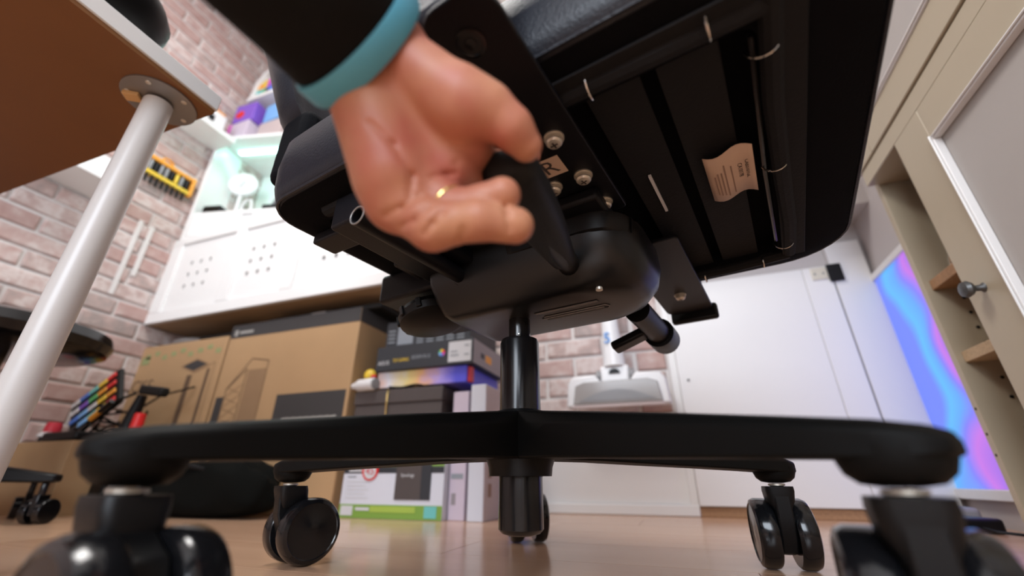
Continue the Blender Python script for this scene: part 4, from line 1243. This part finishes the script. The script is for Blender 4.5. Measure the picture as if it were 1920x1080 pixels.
def surface_nets(val, org, step):
    nx, ny, nz = val.shape
    ins = val < 0
    corners = [(i, j, k) for i in (0, 1) for j in (0, 1) for k in (0, 1)]
    cnt = np.zeros((nx - 1, ny - 1, nz - 1), np.int8)
    for i, j, k in corners:
        cnt += ins[i:nx - 1 + i, j:ny - 1 + j, k:nz - 1 + k]
    act = (cnt > 0) & (cnt < 8)
    idx = np.full(act.shape, -1, np.int64)
    cells = np.argwhere(act)
    idx[act] = np.arange(len(cells))
    acc = np.zeros((len(cells), 3))
    num = np.zeros(len(cells))
    for c0 in corners:
        for ax in range(3):
            if c0[ax]:
                continue
            c1 = list(c0)
            c1[ax] = 1
            v0 = val[tuple((cells + c0).T)]
            v1 = val[tuple((cells + c1).T)]
            m_ = (v0 < 0) != (v1 < 0)
            t_ = v0[m_] / (v0[m_] - v1[m_])
            p = np.tile(np.array(c0, float), (m_.sum(), 1))
            p[:, ax] += t_
            acc[m_] += p
            num[m_] += 1
    verts = (cells + acc / num[:, None]) * step + org
    faces = []
    for ax in range(3):
        sl0 = [slice(None)] * 3
        sl1 = [slice(None)] * 3
        sl0[ax] = slice(0, -1)
        sl1[ax] = slice(1, None)
        e = np.argwhere(ins[tuple(sl0)] != ins[tuple(sl1)])
        o1, o2 = (ax + 1) % 3, (ax + 2) % 3
        e = e[(e[:, o1] > 0) & (e[:, o2] > 0)]
        e = e[(e[:, o1] < val.shape[o1] - 1) & (e[:, o2] < val.shape[o2] - 1)]
        q = []
        for d1, d2 in ((1, 1), (0, 1), (0, 0), (1, 0)):
            c = e.copy()
            c[:, o1] -= d1
            c[:, o2] -= d2
            q.append(idx[tuple(c.T)])
        faces.append(np.stack(q, 1))
    return verts, np.concatenate(faces)

allp = np.array([p for l_ in BONES.values() for b_ in l_ for p in (b_[0], b_[2])])
lo_, hi_ = allp.min(0) - .032, allp.max(0) + .032
STEP = .0013
nn = np.ceil((hi_ - lo_) / STEP).astype(int)
gx, gy, gz = [np.arange(n) * STEP + lo_[i] for i, n in enumerate(nn)]
G = np.stack(np.meshgrid(gx, gy, gz, indexing='ij'), -1).astype(np.float32)
palm = bones_sdf(G, BONES['palm'], .010)
thumb = bones_sdf(G, BONES['thumb'], .006)
fingers = None
for fn_ in ('pinky', 'ring', 'middle', 'index'):
    d = bones_sdf(G, BONES[fn_], .004)
    fingers = d if fingers is None else smin(fingers, d, .0009)
sdf = smin(smin(palm, thumb, .009), fingers, .006)
for c_ in CREASES:
    for a_, b_ in zip(c_[:-1], c_[1:]):
        Gp = G - (G @ PALM_N.astype(np.float32))[..., None] * PALM_N.astype(np.float32)
        fl_ = lambda p: np.array(p) - PALM_N * float(np.dot(p, PALM_N))
        d, _ = seg_dist(Gp, fl_(a_), fl_(b_))
        near = (G @ PALM_N.astype(np.float32)) < float(np.dot(np.array(BONES['palm'][0][2]), PALM_N))
        sdf = sdf + np.where(near, .0017 * np.exp(-(d / .0017) ** 2), 0)
hv, hf = surface_nets(sdf, lo_, STEP)
WR = Vector((-.1436, .1254, .3414))
pn = thing('person', 'person in black sleeve with light blue wristband gripping the chair lever', 'person', tuple(WR))
me = bpy.data.meshes.new('hand')
me.from_pydata([tuple(p) for p in (hv - np.array(WR))], [], [tuple(int(i) for i in q) for q in hf])
ho = obj('hand', me, 'skin', pn, smooth=180, label='bare hand curled around the lever, palm towards the viewer')
sm_ = ho.modifiers.new('smooth', 'SMOOTH')
sm_.factor, sm_.iterations = .5, 3
# sleeve and band: ellipses around the forearm axis
AX = Vector((-.1627, -.9837, .076)).normalized()
PW = Vector((.7264, -.0673, .684)).normalized()
PM = AX.cross(PW)
def cuff(t_, rw, rm, n=40, ph=0.0, wob=0.0):
    return [tuple(AX * t_ + PW * (rw * math.cos(q)) + PM * (rm * math.sin(q)) + (PW * math.cos(q) + PM * math.sin(q)) * wob * math.sin(5 * q + ph)) for q in [2 * math.pi * k / n for k in range(n)]]
MB().loft([cuff(.008, .036, .028), cuff(.0068, .0410, .0335), cuff(.009, .0425, .0350), cuff(.03, .0425, .0355, ph=1, wob=.0008), cuff(.06, .0435, .037, ph=2.5, wob=.0015), cuff(.10, .044, .038, ph=4, wob=.0015),
           cuff(.17, .046, .041, ph=5.5, wob=.002), cuff(.26, .049, .045, ph=7, wob=.002), cuff(.40, .052, .049)]).build('sleeve', 'sleeve', pn, smooth=60)
bandr = [cuff(-.0075, .0415, .0330), cuff(-.0080, .0435, .0348), cuff(-.0060, .0445, .0358), cuff(.0055, .0447, .0360), cuff(.0072, .0437, .0350), cuff(.0070, .0417, .0332)]
MB().loft(bandr, closed=True).build('wristband', 'band_blue', pn, smooth=40)
RM = Vector((-.1075, .1838, .2532)) - WR
RD = Vector((.0198, .0046, -.0186)).normalized()
qd = RD.to_track_quat('Z', 'Y')
MB().tube([tuple(RM + qd @ Vector((.0143 * math.cos(2 * math.pi * k / 28), .0143 * math.sin(2 * math.pi * k / 28), 0))) for k in range(28)], .0011, 8, closed=True).build('finger_ring', 'gold', pn)
